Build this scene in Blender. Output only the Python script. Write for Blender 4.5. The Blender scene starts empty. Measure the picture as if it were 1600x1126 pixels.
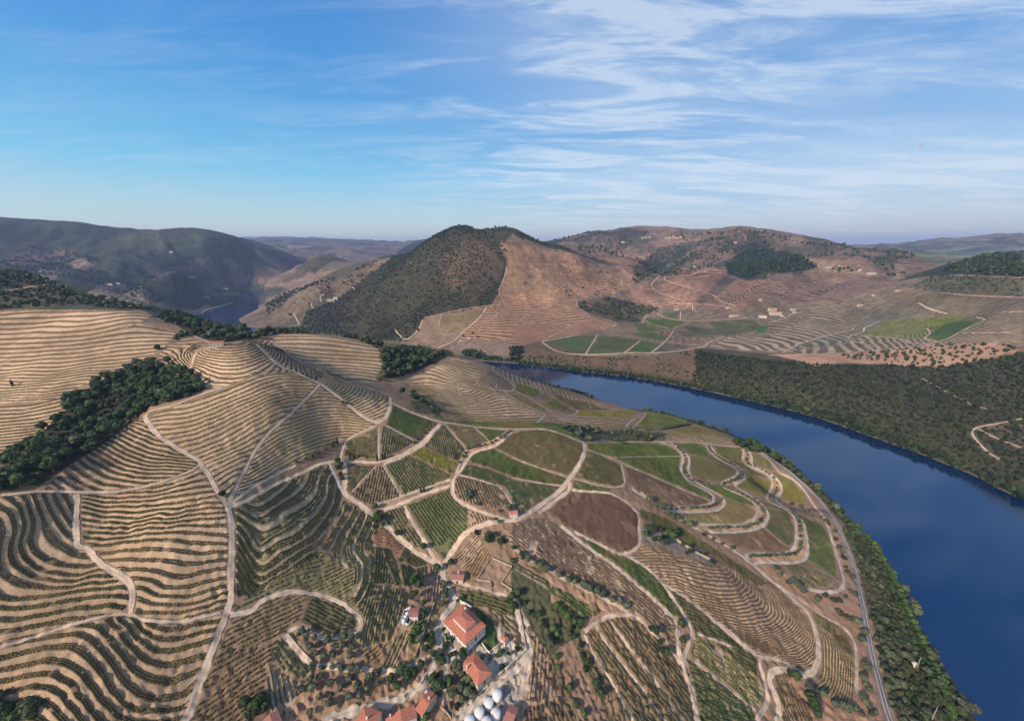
import bpy, math, random
import numpy as np
from math import radians as RAD
random.seed(7); RNG = np.random.default_rng(11)
S = bpy.context.scene

# ------------------------------------------------------------------ camera
CAM_H, FPX, PITCH = 270.0, 600.0, math.atan(182/600.0)
KY = .89                                   # depth scale of the remote survey points
cd = bpy.data.cameras.new('camera'); cam = bpy.data.objects.new('camera', cd)
S.collection.objects.link(cam); S.camera = cam
cam.location = (0, 0, CAM_H); cam.rotation_euler = (RAD(90) - PITCH, 0, 0)
cd.sensor_fit = 'HORIZONTAL'; cd.sensor_width = 36; cd.lens = FPX / 1600 * 36
cd.clip_start = 1; cd.clip_end = 60000

# ------------------------------------------------------------------ light
SUN_EL, SUN_AZ = RAD(30), RAD(228)          # azimuth clockwise from +Y (view direction)
S.view_settings.view_transform = 'Standard'; S.view_settings.look = 'None'
S.view_settings.gamma = 1; S.view_settings.exposure = 0.888
W = bpy.data.worlds.new('World'); S.world = W; W.use_nodes = True
SKY_GAIN = .58
def build_world():
    nt = W.node_tree; n = nt.nodes; l = nt.links
    bg = n['Background']; bg.inputs['Strength'].default_value = 0.12
    sky = n.new('ShaderNodeTexSky'); sky.sky_type = 'NISHITA'; sky.sun_disc = False
    sky.sun_elevation = SUN_EL; sky.sun_rotation = SUN_AZ; sky.altitude = 300
    sky.air_density = 1.0; sky.dust_density = 1.0; sky.ozone_density = 3.0
    tc = n.new('ShaderNodeTexCoord')
    sp = n.new('ShaderNodeSeparateXYZ'); l.new(tc.outputs['Generated'], sp.inputs[0])
    def m(op, a, b=None, c=None):
        q = n.new('ShaderNodeMath'); q.operation = op
        for i, v in enumerate((a, b, c)):
            if v is None: continue
            if isinstance(v, (int, float)): q.inputs[i].default_value = v
            else: l.new(v, q.inputs[i])
        return q.outputs[0]
    z = m('MAXIMUM', sp.outputs['Z'], 0.0)
    def grad(stops):
        r = n.new('ShaderNodeValToRGB'); l.new(z, r.inputs[0]); e = r.color_ramp.elements
        for i, (p, c) in enumerate(stops):
            q = e[i] if i < 2 else e.new(p)
            q.position = p; q.color = (*c, 1)
        return r.outputs[0]
    # evening sky: clear cyan blue on the left, lavender on the right
    gl = grad([(0, (.62, .62, .56)), (1, (.02, .14, .50)), (.045, (.46, .62, .64)), (.14, (.16, .50, .74)), (.30, (.045, .30, .68)), (.5, (.018, .18, .58))])
    gr = grad([(0, (.42, .42, .50)), (1, (.02, .14, .45)), (.05, (.36, .42, .53)), (.14, (.23, .39, .60)), (.30, (.10, .29, .60)), (.5, (.04, .20, .55))])
    sd = n.new('ShaderNodeMapRange'); sd.inputs[1].default_value = -.5; sd.inputs[2].default_value = .6; sd.interpolation_type = 'SMOOTHSTEP'; l.new(sp.outputs['X'], sd.inputs[0])
    g1 = n.new('ShaderNodeMix'); g1.data_type = 'RGBA'; l.new(sd.outputs[0], g1.inputs[0]); l.new(gl, g1.inputs[6]); l.new(gr, g1.inputs[7])
    gs = n.new('ShaderNodeVectorMath'); gs.operation = 'SCALE'; l.new(g1.outputs[2], gs.inputs[0]); gs.inputs['Scale'].default_value = SKY_GAIN/.12
    hs = n.new('ShaderNodeMix'); hs.data_type = 'RGBA'; hs.inputs[0].default_value = .8; l.new(sky.outputs[0], hs.inputs[6]); l.new(gs.outputs[0], hs.inputs[7])
    zz = m('ADD', z, 0.10)
    cx = m('DIVIDE', sp.outputs['X'], zz); cy = m('DIVIDE', sp.outputs['Y'], zz)
    cb = n.new('ShaderNodeCombineXYZ'); l.new(cx, cb.inputs[0]); l.new(cy, cb.inputs[1])
    def mapped(scale, rot, loc):
        mp = n.new('ShaderNodeMapping'); mp.inputs['Scale'].default_value = scale
        mp.inputs['Rotation'].default_value = (0, 0, RAD(rot)); mp.inputs['Location'].default_value = loc
        l.new(cb.outputs[0], mp.inputs[0]); return mp.outputs[0]
    def noise(vec, sc, det, rough, dist):
        t = n.new('ShaderNodeTexNoise'); t.inputs['Scale'].default_value = sc; t.inputs['Detail'].default_value = det
        t.inputs['Roughness'].default_value = rough; t.inputs['Distortion'].default_value = dist
        l.new(vec, t.inputs['Vector']); return t.outputs['Fac']
    def ramp(v, lo, hi):
        r = n.new('ShaderNodeMapRange'); r.inputs['From Min'].default_value = lo; r.inputs['From Max'].default_value = hi
        r.interpolation_type = 'SMOOTHSTEP'; l.new(v, r.inputs['Value']); return r.outputs[0]
    streak = ramp(noise(mapped((0.55, 1.9, 1), 18, (2.3, 0.4, 0)), 1.7, 10, 0.62, 0.9), 0.41, 0.70)
    fine = ramp(noise(mapped((1.1, 3.2, 1), 24, (0.3, 1.1, 0)), 2.6, 12, 0.7, 1.4), 0.38, 0.66)
    mask = ramp(noise(mapped((0.5, 0.8, 1), -10, (1.75, 3.1, 0)), 0.75, 3, 0.5, 0.2), 0.22, 0.50)
    side = ramp(sp.outputs['X'], -0.42, 0.30)              # cirrus thickens towards the right-hand sky
    low = ramp(sp.outputs['Z'], 0.0, 0.12)
    veil = m('MULTIPLY', ramp(noise(mapped((0.35, 0.9, 1), 8, (5, 2, 0)), 1.0, 6, 0.55, 0.3), 0.28, 0.75), 0.50)
    a = m('MULTIPLY', m('ADD', m('MULTIPLY', streak, 0.75), m('MULTIPLY', m('MULTIPLY', fine, streak), 0.6)), m('MULTIPLY', mask, m('ADD', m('MULTIPLY', side, 0.85), 0.15)))
    a = m('ADD', a, m('MULTIPLY', veil, side))
    a = m('MINIMUM', m('MULTIPLY', a, m('ADD', m('MULTIPLY', low, 0.65), 0.2)), 0.62)
    mx = n.new('ShaderNodeMix'); mx.data_type = 'RGBA'; l.new(a, mx.inputs[0])
    l.new(hs.outputs[2], mx.inputs[6]); mx.inputs[7].default_value = (.72*SKY_GAIN/.12, .79*SKY_GAIN/.12, .88*SKY_GAIN/.12, 1)
    l.new(mx.outputs[2], bg.inputs['Color'])
build_world()
sl = bpy.data.lights.new('sun', 'SUN'); sun = bpy.data.objects.new('sun', sl); S.collection.objects.link(sun)
sl.energy = 3.3; sl.angle = RAD(6.0); sl.color = (1.0, 0.83, 0.66)
sdir = np.array([math.sin(SUN_AZ) * math.cos(SUN_EL), math.cos(SUN_AZ) * math.cos(SUN_EL), math.sin(SUN_EL)])
from mathutils import Vector
sun.rotation_euler = Vector(sdir).to_track_quat('Z', 'Y').to_euler()

# ------------------------------------------------------------------ materials
def new_mat(name):
    m = bpy.data.materials.new(name); m.use_nodes = True
    return m, m.node_tree.nodes, m.node_tree.links, m.node_tree.nodes['Principled BSDF']
def simple(name, col, rough=0.85, var=0.15, scale=1.0, spec=0.2, bump=0.0):
    m, n, l, b = new_mat(name)
    tc = n.new('ShaderNodeTexCoord'); t = n.new('ShaderNodeTexNoise'); t.inputs['Scale'].default_value = scale
    t.inputs['Detail'].default_value = 5; l.new(tc.outputs['Object'], t.inputs['Vector'])
    r = n.new('ShaderNodeMapRange'); r.inputs['From Min'].default_value = .3; r.inputs['From Max'].default_value = .7
    r.inputs['To Min'].default_value = 1 - var; r.inputs['To Max'].default_value = 1 + var; l.new(t.outputs['Fac'], r.inputs['Value'])
    v = n.new('ShaderNodeVectorMath'); v.operation = 'SCALE'; v.inputs[0].default_value = col
    l.new(r.outputs[0], v.inputs['Scale']); l.new(v.outputs[0], b.inputs['Base Color'])
    b.inputs['Roughness'].default_value = rough; b.inputs['Specular IOR Level'].default_value = spec
    if bump:
        bp = n.new('ShaderNodeBump'); bp.inputs['Strength'].default_value = bump; bp.inputs['Distance'].default_value = .3
        l.new(t.outputs['Fac'], bp.inputs['Height']); l.new(bp.outputs[0], b.inputs['Normal'])
    return m
def attr_mat(name, attr='col', rough=0.8, spec=0.15, trans=0.0):
    m, n, l, b = new_mat(name)
    a = n.new('ShaderNodeAttribute'); a.attribute_name = attr; l.new(a.outputs['Color'], b.inputs['Base Color'])
    b.inputs['Roughness'].default_value = rough; b.inputs['Specular IOR Level'].default_value = spec
    return m
def track_mat(name, col):
    m, n, l, b = new_mat(name); a = n.new('ShaderNodeAttribute'); a.attribute_name = 'col'; tc = n.new('ShaderNodeTexCoord')
    t = n.new('ShaderNodeTexNoise'); t.inputs['Scale'].default_value = .45; t.inputs['Detail'].default_value = 8; t.inputs['Roughness'].default_value = .7; l.new(tc.outputs['Object'], t.inputs['Vector'])
    r = n.new('ShaderNodeMapRange'); r.inputs[1].default_value = .3; r.inputs[2].default_value = .7; r.inputs[3].default_value = .72; r.inputs[4].default_value = 1.25; l.new(t.outputs['Fac'], r.inputs[0])
    v = n.new('ShaderNodeVectorMath'); v.operation = 'MULTIPLY'; v.inputs[1].default_value = col; l.new(a.outputs['Color'], v.inputs[0])
    w = n.new('ShaderNodeVectorMath'); w.operation = 'SCALE'; l.new(v.outputs[0], w.inputs[0]); l.new(r.outputs[0], w.inputs['Scale']); l.new(w.outputs[0], b.inputs['Base Color'])
    b.inputs['Roughness'].default_value = .95; b.inputs['Specular IOR Level'].default_value = .1
    return m
def tile_mat(name, col):
    m, n, l, b = new_mat(name)
    tc = n.new('ShaderNodeTexCoord')
    w = n.new('ShaderNodeTexWave'); w.inputs['Scale'].default_value = 1.3; w.inputs['Distortion'].default_value = 0.4
    l.new(tc.outputs['Object'], w.inputs['Vector'])
    t = n.new('ShaderNodeTexNoise'); t.inputs['Scale'].default_value = 1.4; t.inputs['Detail'].default_value = 8; t.inputs['Roughness'].default_value = .75
    l.new(tc.outputs['Object'], t.inputs['Vector'])
    cr = n.new('ShaderNodeValToRGB'); e = cr.color_ramp.elements
    e[0].position = .32; e[0].color = (col[0]*.55, col[1]*.6, col[2]*.7, 1); e[1].position = .68; e[1].color = (min(col[0]*1.25,1), col[1]*1.2, col[2]*1.15, 1)
    l.new(t.outputs['Fac'], cr.inputs[0]); l.new(cr.outputs[0], b.inputs['Base Color'])
    bp = n.new('ShaderNodeBump'); bp.inputs['Strength'].default_value = .5; bp.inputs['Distance'].default_value = .12
    l.new(w.outputs['Fac'], bp.inputs['Height']); l.new(bp.outputs[0], b.inputs['Normal'])
    b.inputs['Roughness'].default_value = .8
    return m
M = {}
M['roof'] = tile_mat('clay_tiles', (.50, .175, .10)); M['roof_old'] = tile_mat('weathered_tiles', (.36, .15, .11))
M['wall'] = simple('white_render', (.56, .53, .47), .9, .12, .8); M['stone'] = simple('schist_stone', (.34, .27, .20), .95, .3, 1.5, bump=.4)
M['cream'] = simple('cream_render', (.46, .40, .31), .9, .12, .8)
M['glass'] = simple('dark_glass', (.03, .035, .045), .15, .1, 1, .5); M['door'] = simple('door_wood', (.10, .06, .04), .7)
M['frame'] = simple('window_frame', (.7, .7, .68), .6, .05)
M['tank'] = simple('white_tank_paint', (.62, .61, .58), .5, .08, .6); M['steel'] = simple('tank_steel', (.42, .47, .52), .35, .1, 1, .5)
M['dirt'] = track_mat('dirt_road', (.52, .40, .285)); M['track'] = track_mat('pale_dirt_track', (.46, .355, .26))
M['asphalt'] = track_mat('estate_road', (.40, .375, .34)); M['yard'] = simple('gravel_yard', (.45, .39, .32), .95, .15, .5)
M['ballast'] = simple('rail_ballast', (.17, .155, .145), .95, .2, 2.0, bump=.5); M['rail'] = simple('rail_steel', (.46, .45, .46), .35, .1, 1, .6)
M['sleeper'] = simple('sleeper', (.16, .14, .12)); M['bark'] = simple('bark', (.13, .10, .075), .95, .3, 3)
M['leaf'] = attr_mat('foliage'); M['vine'] = attr_mat('vine_leaves', rough=.85)
M['lawn'] = simple('lawn', (.045, .085, .025), .95, .3, .4, bump=.4)
M['blue'] = simple('blue_paint', (.08, .16, .38), .3, .03, 1, .5); M['tyre'] = simple('tyre', (.02, .02, .02))
M['post'] = simple('concrete_post', (.36, .35, .32))

# ------------------------------------------------------------------ helpers: objects
def link(o, parent=None):
    S.collection.objects.link(o)
    if parent is not None: o.parent = parent
    return o
def tag(o, label=None, cat=None, group=None, kind=None):
    if label: o['label'] = label
    if cat: o['category'] = cat
    if group: o['group'] = group
    if kind: o['kind'] = kind
    return o
def empty(name, loc=(0,0,0), rz=0.0):
    o = bpy.data.objects.new(name, None); o.location = loc; o.rotation_euler = (0,0,rz); o.empty_display_size = .5
    return link(o)
def np_mesh(name, verts, faces, mat=None, cols=None, smooth=False):
    """faces: list of (n,k) int arrays (k = 3 or 4)"""
    if not isinstance(faces, list): faces = [faces]
    me = bpy.data.meshes.new(name); verts = np.asarray(verts, np.float32)
    me.vertices.add(len(verts)); me.vertices.foreach_set('co', verts.ravel())
    loops = np.concatenate([f.ravel() for f in faces]).astype(np.int32)
    tot = np.concatenate([np.full(len(f), f.shape[1], np.int32) for f in faces])
    st = np.concatenate([[0], np.cumsum(tot)[:-1]]).astype(np.int32)
    me.loops.add(len(loops)); me.loops.foreach_set('vertex_index', loops)
    me.polygons.add(len(tot)); me.polygons.foreach_set('loop_start', st); me.polygons.foreach_set('loop_total', tot)
    if smooth: me.polygons.foreach_set('use_smooth', np.ones(len(tot), bool))
    me.update(calc_edges=True)
    if cols is not None:
        a = me.attributes.new('col', 'FLOAT_COLOR', 'POINT')
        c = np.ones((len(verts), 4), np.float32); c[:, :3] = cols; a.data.foreach_set('color', c.ravel())
    if mat: me.materials.append(mat)
    return me
class MB:
    def __init__(s): s.v = []; s.f = []
    def poly(s, pts, faces):
        o = len(s.v); s.v += [tuple(p) for p in pts]; s.f += [tuple(i + o for i in f) for f in faces]
    def box(s, x0, x1, y0, y1, z0, z1):
        s.poly([(x0,y0,z0),(x1,y0,z0),(x1,y1,z0),(x0,y1,z0),(x0,y0,z1),(x1,y0,z1),(x1,y1,z1),(x0,y1,z1)],
               [(0,3,2,1),(4,5,6,7),(0,1,5,4),(1,2,6,5),(2,3,7,6),(3,0,4,7)])
    def cyl(s, x, y, z0, z1, r0, r1=None, n=12, cap=True):
        r1 = r0 if r1 is None else r1; p = []
        for z, r in ((z0, r0), (z1, r1)):
            p += [(x + r*math.cos(2*math.pi*i/n), y + r*math.sin(2*math.pi*i/n), z) for i in range(n)]
        f = [(i, (i+1) % n, n + (i+1) % n, n + i) for i in range(n)]
        if cap: f += [tuple(range(n-1, -1, -1)), tuple(range(n, 2*n))]
        s.poly(p, f)
    def beam(s, a, b, w, h=None):
        h = h or w; a = Vector(a); b = Vector(b); d = (b - a).normalized()
        u = d.cross(Vector((0,0,1)));  u = Vector((1,0,0)) if u.length < 1e-3 else u.normalized(); v = u.cross(d)
        q = [c + u*sx*w/2 + v*sy*h/2 for c in (a, b) for sx, sy in ((-1,-1),(1,-1),(1,1),(-1,1))]
        s.poly(q, [(3,2,1,0),(4,5,6,7),(0,1,5,4),(1,2,6,5),(2,3,7,6),(3,0,4,7)])
    def obj(s, name, mat, parent=None, smooth=False):
        me = bpy.data.meshes.new(name); me.from_pydata(s.v, [], s.f); me.update(); me.materials.append(mat)
        if smooth: me.polygons.foreach_set('use_smooth', [True]*len(me.polygons))
        return link(bpy.data.objects.new(name, me), parent)

# ------------------------------------------------------------------ survey marks -> ground
# Map features were surveyed in tiles; "b2 120,300" is a mark in tile b2.
TILES = {'p': (0,0,1), 'h': (600,860,.23615), 'd': (1000,660,.2665), 'k': (580,1000,.15), 'e': (1100,900,.20075),
         'g': (660,920,.1125), 'f': (640,540,.2), 'm': (1000,440,.1875)}
for i in range(4):
    TILES['a%d' % (i+1)] = (400*i, 300, .2665); TILES['b%d' % (i+1)] = (400*i, 560, .2665); TILES['c%d' % (i+1)] = (400*i, 826, .2665)
def px(s):
    out = []; t = TILES['p']
    for w in s.split():
        if w in TILES: t = TILES[w]
        else:
            a, b = w.split(','); out.append((t[0] + float(a)*t[2], t[1] + float(b)*t[2]))
    return np.array(out)
CP, SP = math.cos(PITCH), math.sin(PITCH)
def rays(P):
    P = np.atleast_2d(P); x = P[:,0] - 800; y = P[:,1] - 563
    return x, FPX*CP - y*SP, y*CP + FPX*SP               # right, forward, down
def at_z(P, z):
    r, f, d = rays(P); t = (CAM_H - z) / d
    return np.stack([r*t, f*t], 1)
def project(x, y, z):
    dz = CAM_H - z
    depth = y*CP + dz*SP; v = dz*CP - y*SP
    depth = np.where(depth < 1, 1, depth)
    return 800 + FPX*x/depth, 563 + FPX*v/depth
def pip(X, Y, P):
    ins = np.zeros(X.shape, bool)
    sel = (X >= P[:,0].min()) & (X <= P[:,0].max()) & (Y >= P[:,1].min()) & (Y <= P[:,1].max())
    x = X[sel]; y = Y[sel]; r = np.zeros(x.shape, bool); j = len(P) - 1
    for i in range(len(P)):
        xi, yi = P[i]; xj, yj = P[j]
        if yi != yj: r ^= ((yi > y) != (yj > y)) & (x < (xj - xi)*(y - yi)/(yj - yi) + xi)
        j = i
    ins[sel] = r; return ins
def seg_dist(X, Y, P, closed=False):
    d = np.full(X.shape, 1e9); n = len(P)
    for i in range(n if closed else n - 1):
        a = P[i]; b = P[(i+1) % n]; ab = b - a; L = max((ab**2).sum(), 1e-9)
        t = np.clip(((X - a[0])*ab[0] + (Y - a[1])*ab[1]) / L, 0, 1)
        d = np.minimum(d, np.hypot(X - a[0] - t*ab[0], Y - a[1] - t*ab[1]))
    return d
def dens(P, step, closed=False):
    P = np.asarray(P, float); out = []
    for i in range(len(P) - 1):
        k = max(1, int(np.ceil(np.hypot(*(P[i+1][:2] - P[i][:2])) / step)))
        out += [P[i] + (P[i+1] - P[i])*j/k for j in range(k)]
    out.append(P[-1]); return np.array(out)
def smooth_line(P, it=2):
    P = np.asarray(P, float)
    for _ in range(it):
        Q = [P[0]]
        for i in range(len(P) - 1): Q += [P[i]*.75 + P[i+1]*.25, P[i]*.25 + P[i+1]*.75]
        Q.append(P[-1]); P = np.array(Q)
    return P
def hsh(ix, iy, seed):
    h = (ix.astype(np.int64)*374761393 + iy.astype(np.int64)*668265263 + seed*1274126177) & 0x7fffffff
    h = ((h ^ (h >> 13)) * 1103515245 + 12345) & 0x7fffffff
    return ((h ^ (h >> 16)) & 0xffff) / 65535.0
def vnoise(x, y, seed=0):
    ix = np.floor(x); iy = np.floor(y); fx = x - ix; fy = y - iy; ix = ix.astype(np.int64); iy = iy.astype(np.int64)
    fx = fx*fx*(3 - 2*fx); fy = fy*fy*(3 - 2*fy)
    a = hsh(ix, iy, seed); b = hsh(ix+1, iy, seed); c = hsh(ix, iy+1, seed); d = hsh(ix+1, iy+1, seed)
    return (a*(1-fx) + b*fx)*(1-fy) + (c*(1-fx) + d*fx)*fy
def fbm(x, y, o=4, seed=0, ridged=False):
    s = 0; a = 1; t = 0
    for i in range(o):
        v = vnoise(x*2**i + 17.3*i, y*2**i - 9.1*i, seed + i)
        if ridged: v = 1 - np.abs(2*v - 1)
        s = s + a*v; t += a; a *= .5
    return s/t - .5
def tps_fit(X, V, reg=1e-4):
    n = len(X); r2 = ((X[:,None,:] - X[None])**2).sum(2); K = .5*r2*np.log(r2 + 1e-12)
    K[np.arange(n), np.arange(n)] = reg
    Pm = np.c_[np.ones(n), X]; A = np.zeros((n+3, n+3)); A[:n,:n] = K; A[:n,n:] = Pm; A[n:,:n] = Pm.T
    return np.linalg.solve(A, np.r_[V, 0, 0, 0])
def tps_eval(X, w, Q):
    out = np.empty(len(Q)); n = len(X)
    for s in range(0, len(Q), 20000):
        q = Q[s:s+20000].astype(np.float32)
        r2 = (q[:,0:1] - X[:,0].astype(np.float32))**2 + (q[:,1:2] - X[:,1].astype(np.float32))**2
        out[s:s+20000] = (.5*r2*np.log(r2 + 1e-12)) @ w[:n].astype(np.float32) + w[n] + q @ w[n+1:].astype(np.float32)
    return out

# ------------------------------------------------------------------ relief
CTRL_PX = '''
692,880,78 530,790,98 500,900,86 560,980,80 450,940,87 450,1060,77 600,1060,72 700,1060,70 770,1100,66 745,975,75 640,960,80
800,1000,70 870,1000,68 950,1100,60 820,930,78 920,900,76 1000,940,68 1060,1000,58 1090,1100,48
790,805,92 745,750,98 735,720,101 650,690,109 680,655,113 760,668,107 850,668,100 912,692,92 890,760,88 800,720,97 850,800,87 740,830,88
990,800,77 1060,840,65 1000,720,75 1045,692,62 1100,780,55 1180,830,42 1240,870,30 1300,920,24 1200,960,38 1150,930,52 1100,930,60 1030,880,70
1280,1040,24 1180,1060,35 1200,1120,30 1140,705,42 1200,720,28 1180,760,36 1080,730,56
1390,1126,15 1360,1000,14 1330,900,14 1290,800,13 1240,740,12 1190,705,11 1120,675,11
352,790,122 310,715,138 430,640,150 500,600,152 335,540,178 400,535,177 430,570,165 320,605,163 230,650,152 80,768,140 150,708,146
360,880,103 340,970,93 300,1110,80 205,955,101 120,800,130 0,800,139 0,900,119 0,1010,103 0,1126,88 120,880,115 250,850,118 120,1040,97
530,690,117 520,720,112 450,740,116 600,715,108 585,665,122 610,625,128 560,590,131 430,540,156 300,510,170 420,800,112 450,870,98
430,518,160 600,545,136 590,600,125 500,570,141 520,525,150 640,560,118 660,600,108
740,658,97 700,620,103 700,572,112 750,600,96 800,590,72 850,610,58 900,640,44 850,650,72 940,650,36 1020,660,26 960,630,10 880,605,14 930,678,72 860,662,84 760,568,90
150,700,114 0,705,118 0,620,140 0,560,155 0,480,190 200,500,185 150,560,160 240,545,165 100,640,135 0,424,230 100,447,213 200,478,190 240,488,184
740,543,10 650,530,20 800,540,27 640,500,60 700,450,139 560,490,40 520,467,75 480,500,20 600,440,150 640,400,222 590,405,200 500,450,112 420,490,25
735,354,340 680,368,300 800,368,300 800,400,225 800,450,135 800,500,60 900,500,50 900,450,125 900,400,228 850,383,264 940,410,200 1000,435,145 990,470,75 980,500,42
1030,500,40 960,530,24 870,545,14 1030,430,120
1050,450,120 1150,430,153 1150,470,108 1250,440,150 1120,510,60 1210,490,85 1300,430,165 1300,480,98 1400,440,148 1400,500,105 1500,440,185 1500,500,125
1200,550,50 1100,555,38 1400,560,74 1500,540,104 1500,600,66 1600,600,82 1600,560,105 1600,500,150 1600,470,175 1600,430,212 1600,398,243 1550,401,236 1480,414,205 1300,560,60 1300,520,70
950,365,340 1025,356,390 1100,365,340 1150,360,340 1200,368,320 1300,378,280 1380,386,252 1450,400,215 950,395,235 1050,400,200 1000,415,170 1150,390,242 1200,410,180 1250,405,215 1350,400,230
0,342,400 100,345,395 200,360,350 290,368,330 350,377,285 350,410,165 430,420,129 430,445,68 250,400,222 250,440,110 430,390,230 480,405,190 430,470,10 350,440,90 200,440,120 100,400,220 200,400,215 300,410,190 0,400,215 150,460,100 250,480,35
450,370,427 350,376,330 550,377,310 630,378,300 550,400,150 600,385,230 450,400,160 520,420,80
1420,383,250 1500,379,285 1600,376,310 1550,390,200 1480,395,160
'''
CTRL_W = '''0,60,64 -150,70,82 -260,90,95 -420,120,120 -600,200,150 120,70,45 190,60,20 -350,220,150 -1200,300,240 -3000,800,320
-800,720,170 -800,1000,80 -800,1150,15 -250,850,55 -380,980,12 900,250,110 1300,500,210 1700,1000,240 800,40,70 2800,1300,280
-2500,12000,220 0,12000,260 2500,12000,240 -9000,8000,300 9000,8000,260 -6000,3000,330 6000,3000,260 0,6500,230 3500,6500,200 -1500,4500,60 1900,2500,150 2600,4200,160
-600,1430,25 -350,1300,25 -735,2600,60 -1180,2430,50 -1500,3200,50 -400,2700,120 -1100,3600,70 2400,3000,150 2900,3700,170 2300,2000,185 3600,4600,170 3000,2200,190 1500,3600,190 -2300,4000,150
-1500,1500,70 -1300,1200,60 -350,700,95 -500,800,80 0,1930,225 120,1850,225 -60,2050,235'''
NEAR_BANK = px('b4 650,1120 c4 1240,1180 1190,1060 1120,960 1060,870 980,720 900,600 850,480 785,350 730,270 680,170 610,80 530,10 b4 540,1000 440,910 380,830 280,745 160,650 70,580 0,520 b3 1340,470 1280,440 1130,390 1000,352 870,318 720,300 620,280 500,240 400,200 250,165 100,122 30,90')[1:]
FAR_BANK = px('b3 40,30 200,50 400,76 650,102 850,132 1000,162 1150,192 1300,226 1500,270 b4 150,308 300,348 500,420 700,490 900,560 1050,620 1200,680 1350,760 1500,830 p 1700,850 1850,940')
nb = at_z(NEAR_BANK, 0); fb = at_z(FAR_BANK, 0)
left_near = [(-60,900),(-200,945),(-400,1045),(-700,1180),(-1000,1330),(-1200,1560),(-1262,1750),(-1360,2150),(-1620,2600)]
left_far = [(-1500,2650),(-1340,2330),(-1250,2135),(-1105,1871),(-1023,1596),(-916,1449),(-640,1320),(-400,1180),(-209,1070),(-100,1002)]
RIVER = np.array([(215,-100),(225,60)] + nb.tolist() + [(a, b*KY) for a, b in left_near + left_far] + fb.tolist() + [(700,200),(720,-100)])

AZ = RAD(np.linspace(-80, 80, 1081)) if False else np.radians(np.linspace(-80, 80, 1121))
lnd = np.concatenate([np.linspace(math.log(45), math.log(950), 1000), np.linspace(math.log(950), math.log(14000), 330)[1:]])
DD = np.exp(lnd)
GA, GL = np.meshgrid(AZ, lnd)                                # rows = distance, cols = azimuth
GX = np.exp(GL)*np.sin(GA); GY = np.exp(GL)*np.cos(GA)
def relief():
    X = []; Z = []
    for w in CTRL_PX.split():
        a, b, z = map(float, w.split(',')); p = at_z([(a, b)], z)[0]; X.append(p); Z.append(z)
    for w in CTRL_W.split():
        a, b, z = map(float, w.split(',')); X.append((a, b*KY)); Z.append(z)
    ib = at_z(FAR_BANK, 0)
    for i in range(2, len(ib) - 1):
        t = ib[i+1] - ib[i-1]; t /= np.hypot(*t); nrm_ = np.array([-t[1], t[0]]); X.append(tuple(ib[i] + nrm_*48)); Z.append(26.0)
    Rv = dens(RIVER[1:-1], 130)
    for p in Rv: X.append(tuple(p)); Z.append(1.0)
    for a, b in ((300,420),(420,560),(330,700),(180,800),(50,930),(-150,980),(-400,1110),(-700,1260),(430,300),(-1090,1570)): X.append((a, b*KY)); Z.append(-6.0)
    X = np.array(X); Z = np.array(Z)
    L = np.c_[np.arctan2(X[:,0], X[:,1]), np.log(np.hypot(X[:,0], X[:,1]))]
    w = tps_fit(L, Z, 2e-4)
    # evaluate coarse, then interpolate
    ia = np.arange(0, len(AZ), 4); il = np.arange(0, len(lnd), 4)
    if il[-1] != len(lnd)-1: il = np.r_[il, len(lnd)-1]
    if ia[-1] != len(AZ)-1: ia = np.r_[ia, len(AZ)-1]
    ca, cl = np.meshgrid(AZ[ia], lnd[il]); H = tps_eval(L, w, np.c_[ca.ravel(), cl.ravel()]).reshape(ca.shape)
    T = np.stack([np.interp(AZ, AZ[ia], r) for r in H])
    H = np.stack([np.interp(lnd, lnd[il], T[:,c]) for c in range(T.shape[1])], 1)
    return H, (L, Z, X)
H0, CTRL = relief()
def far_noise():
    d = np.exp(GL); wgt = np.clip((d - 1000) / 1200, 0, 1) * np.clip(H0 / 120, .1, 1)
    n = fbm(GX/520, GY/520, 5, 3, True)*60 + fbm(GX/150, GY/150, 4, 9, True)*16
    sc = np.clip(d/3500, .45, 2.2)
    near = fbm(GX/60, GY/60, 3, 21)*2.2
    return (n - 14)*wgt*sc*np.clip(d/3400, .3, .8) + near
H0 = H0 + far_noise()
# river bed and banks
RD = np.full(GX.shape, 1e4); selr = (np.exp(GL) < 3500) & (H0 < 160)
RD[selr] = seg_dist(GX[selr], GY[selr], RIVER, True)
INR = pip(GX, GY, RIVER)
H0 = np.where(INR, -np.minimum(6, .5*RD), np.clip(H0, 1.2 + np.minimum(RD*.03, 2), 1.2 + .75*RD))
dA = AZ[1] - AZ[0]
def gidx(x, y):
    a = (np.arctan2(x, y) - AZ[0]) / dA; r = np.interp(np.log(np.hypot(x, y) + 1e-9), lnd, np.arange(len(lnd)))
    a = np.clip(a, 0, len(AZ) - 1.001); r = np.clip(r, 0, len(lnd) - 1.001)
    return a, r
def sample(G, x, y):
    x = np.asarray(x, float); y = np.asarray(y, float)
    a, r = gidx(x, y); ia = a.astype(int); ir = r.astype(int); fa = a - ia; fr = r - ir
    return (G[ir,ia]*(1-fa) + G[ir,ia+1]*fa)*(1-fr) + (G[ir+1,ia]*(1-fa) + G[ir+1,ia+1]*fa)*fr
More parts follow.
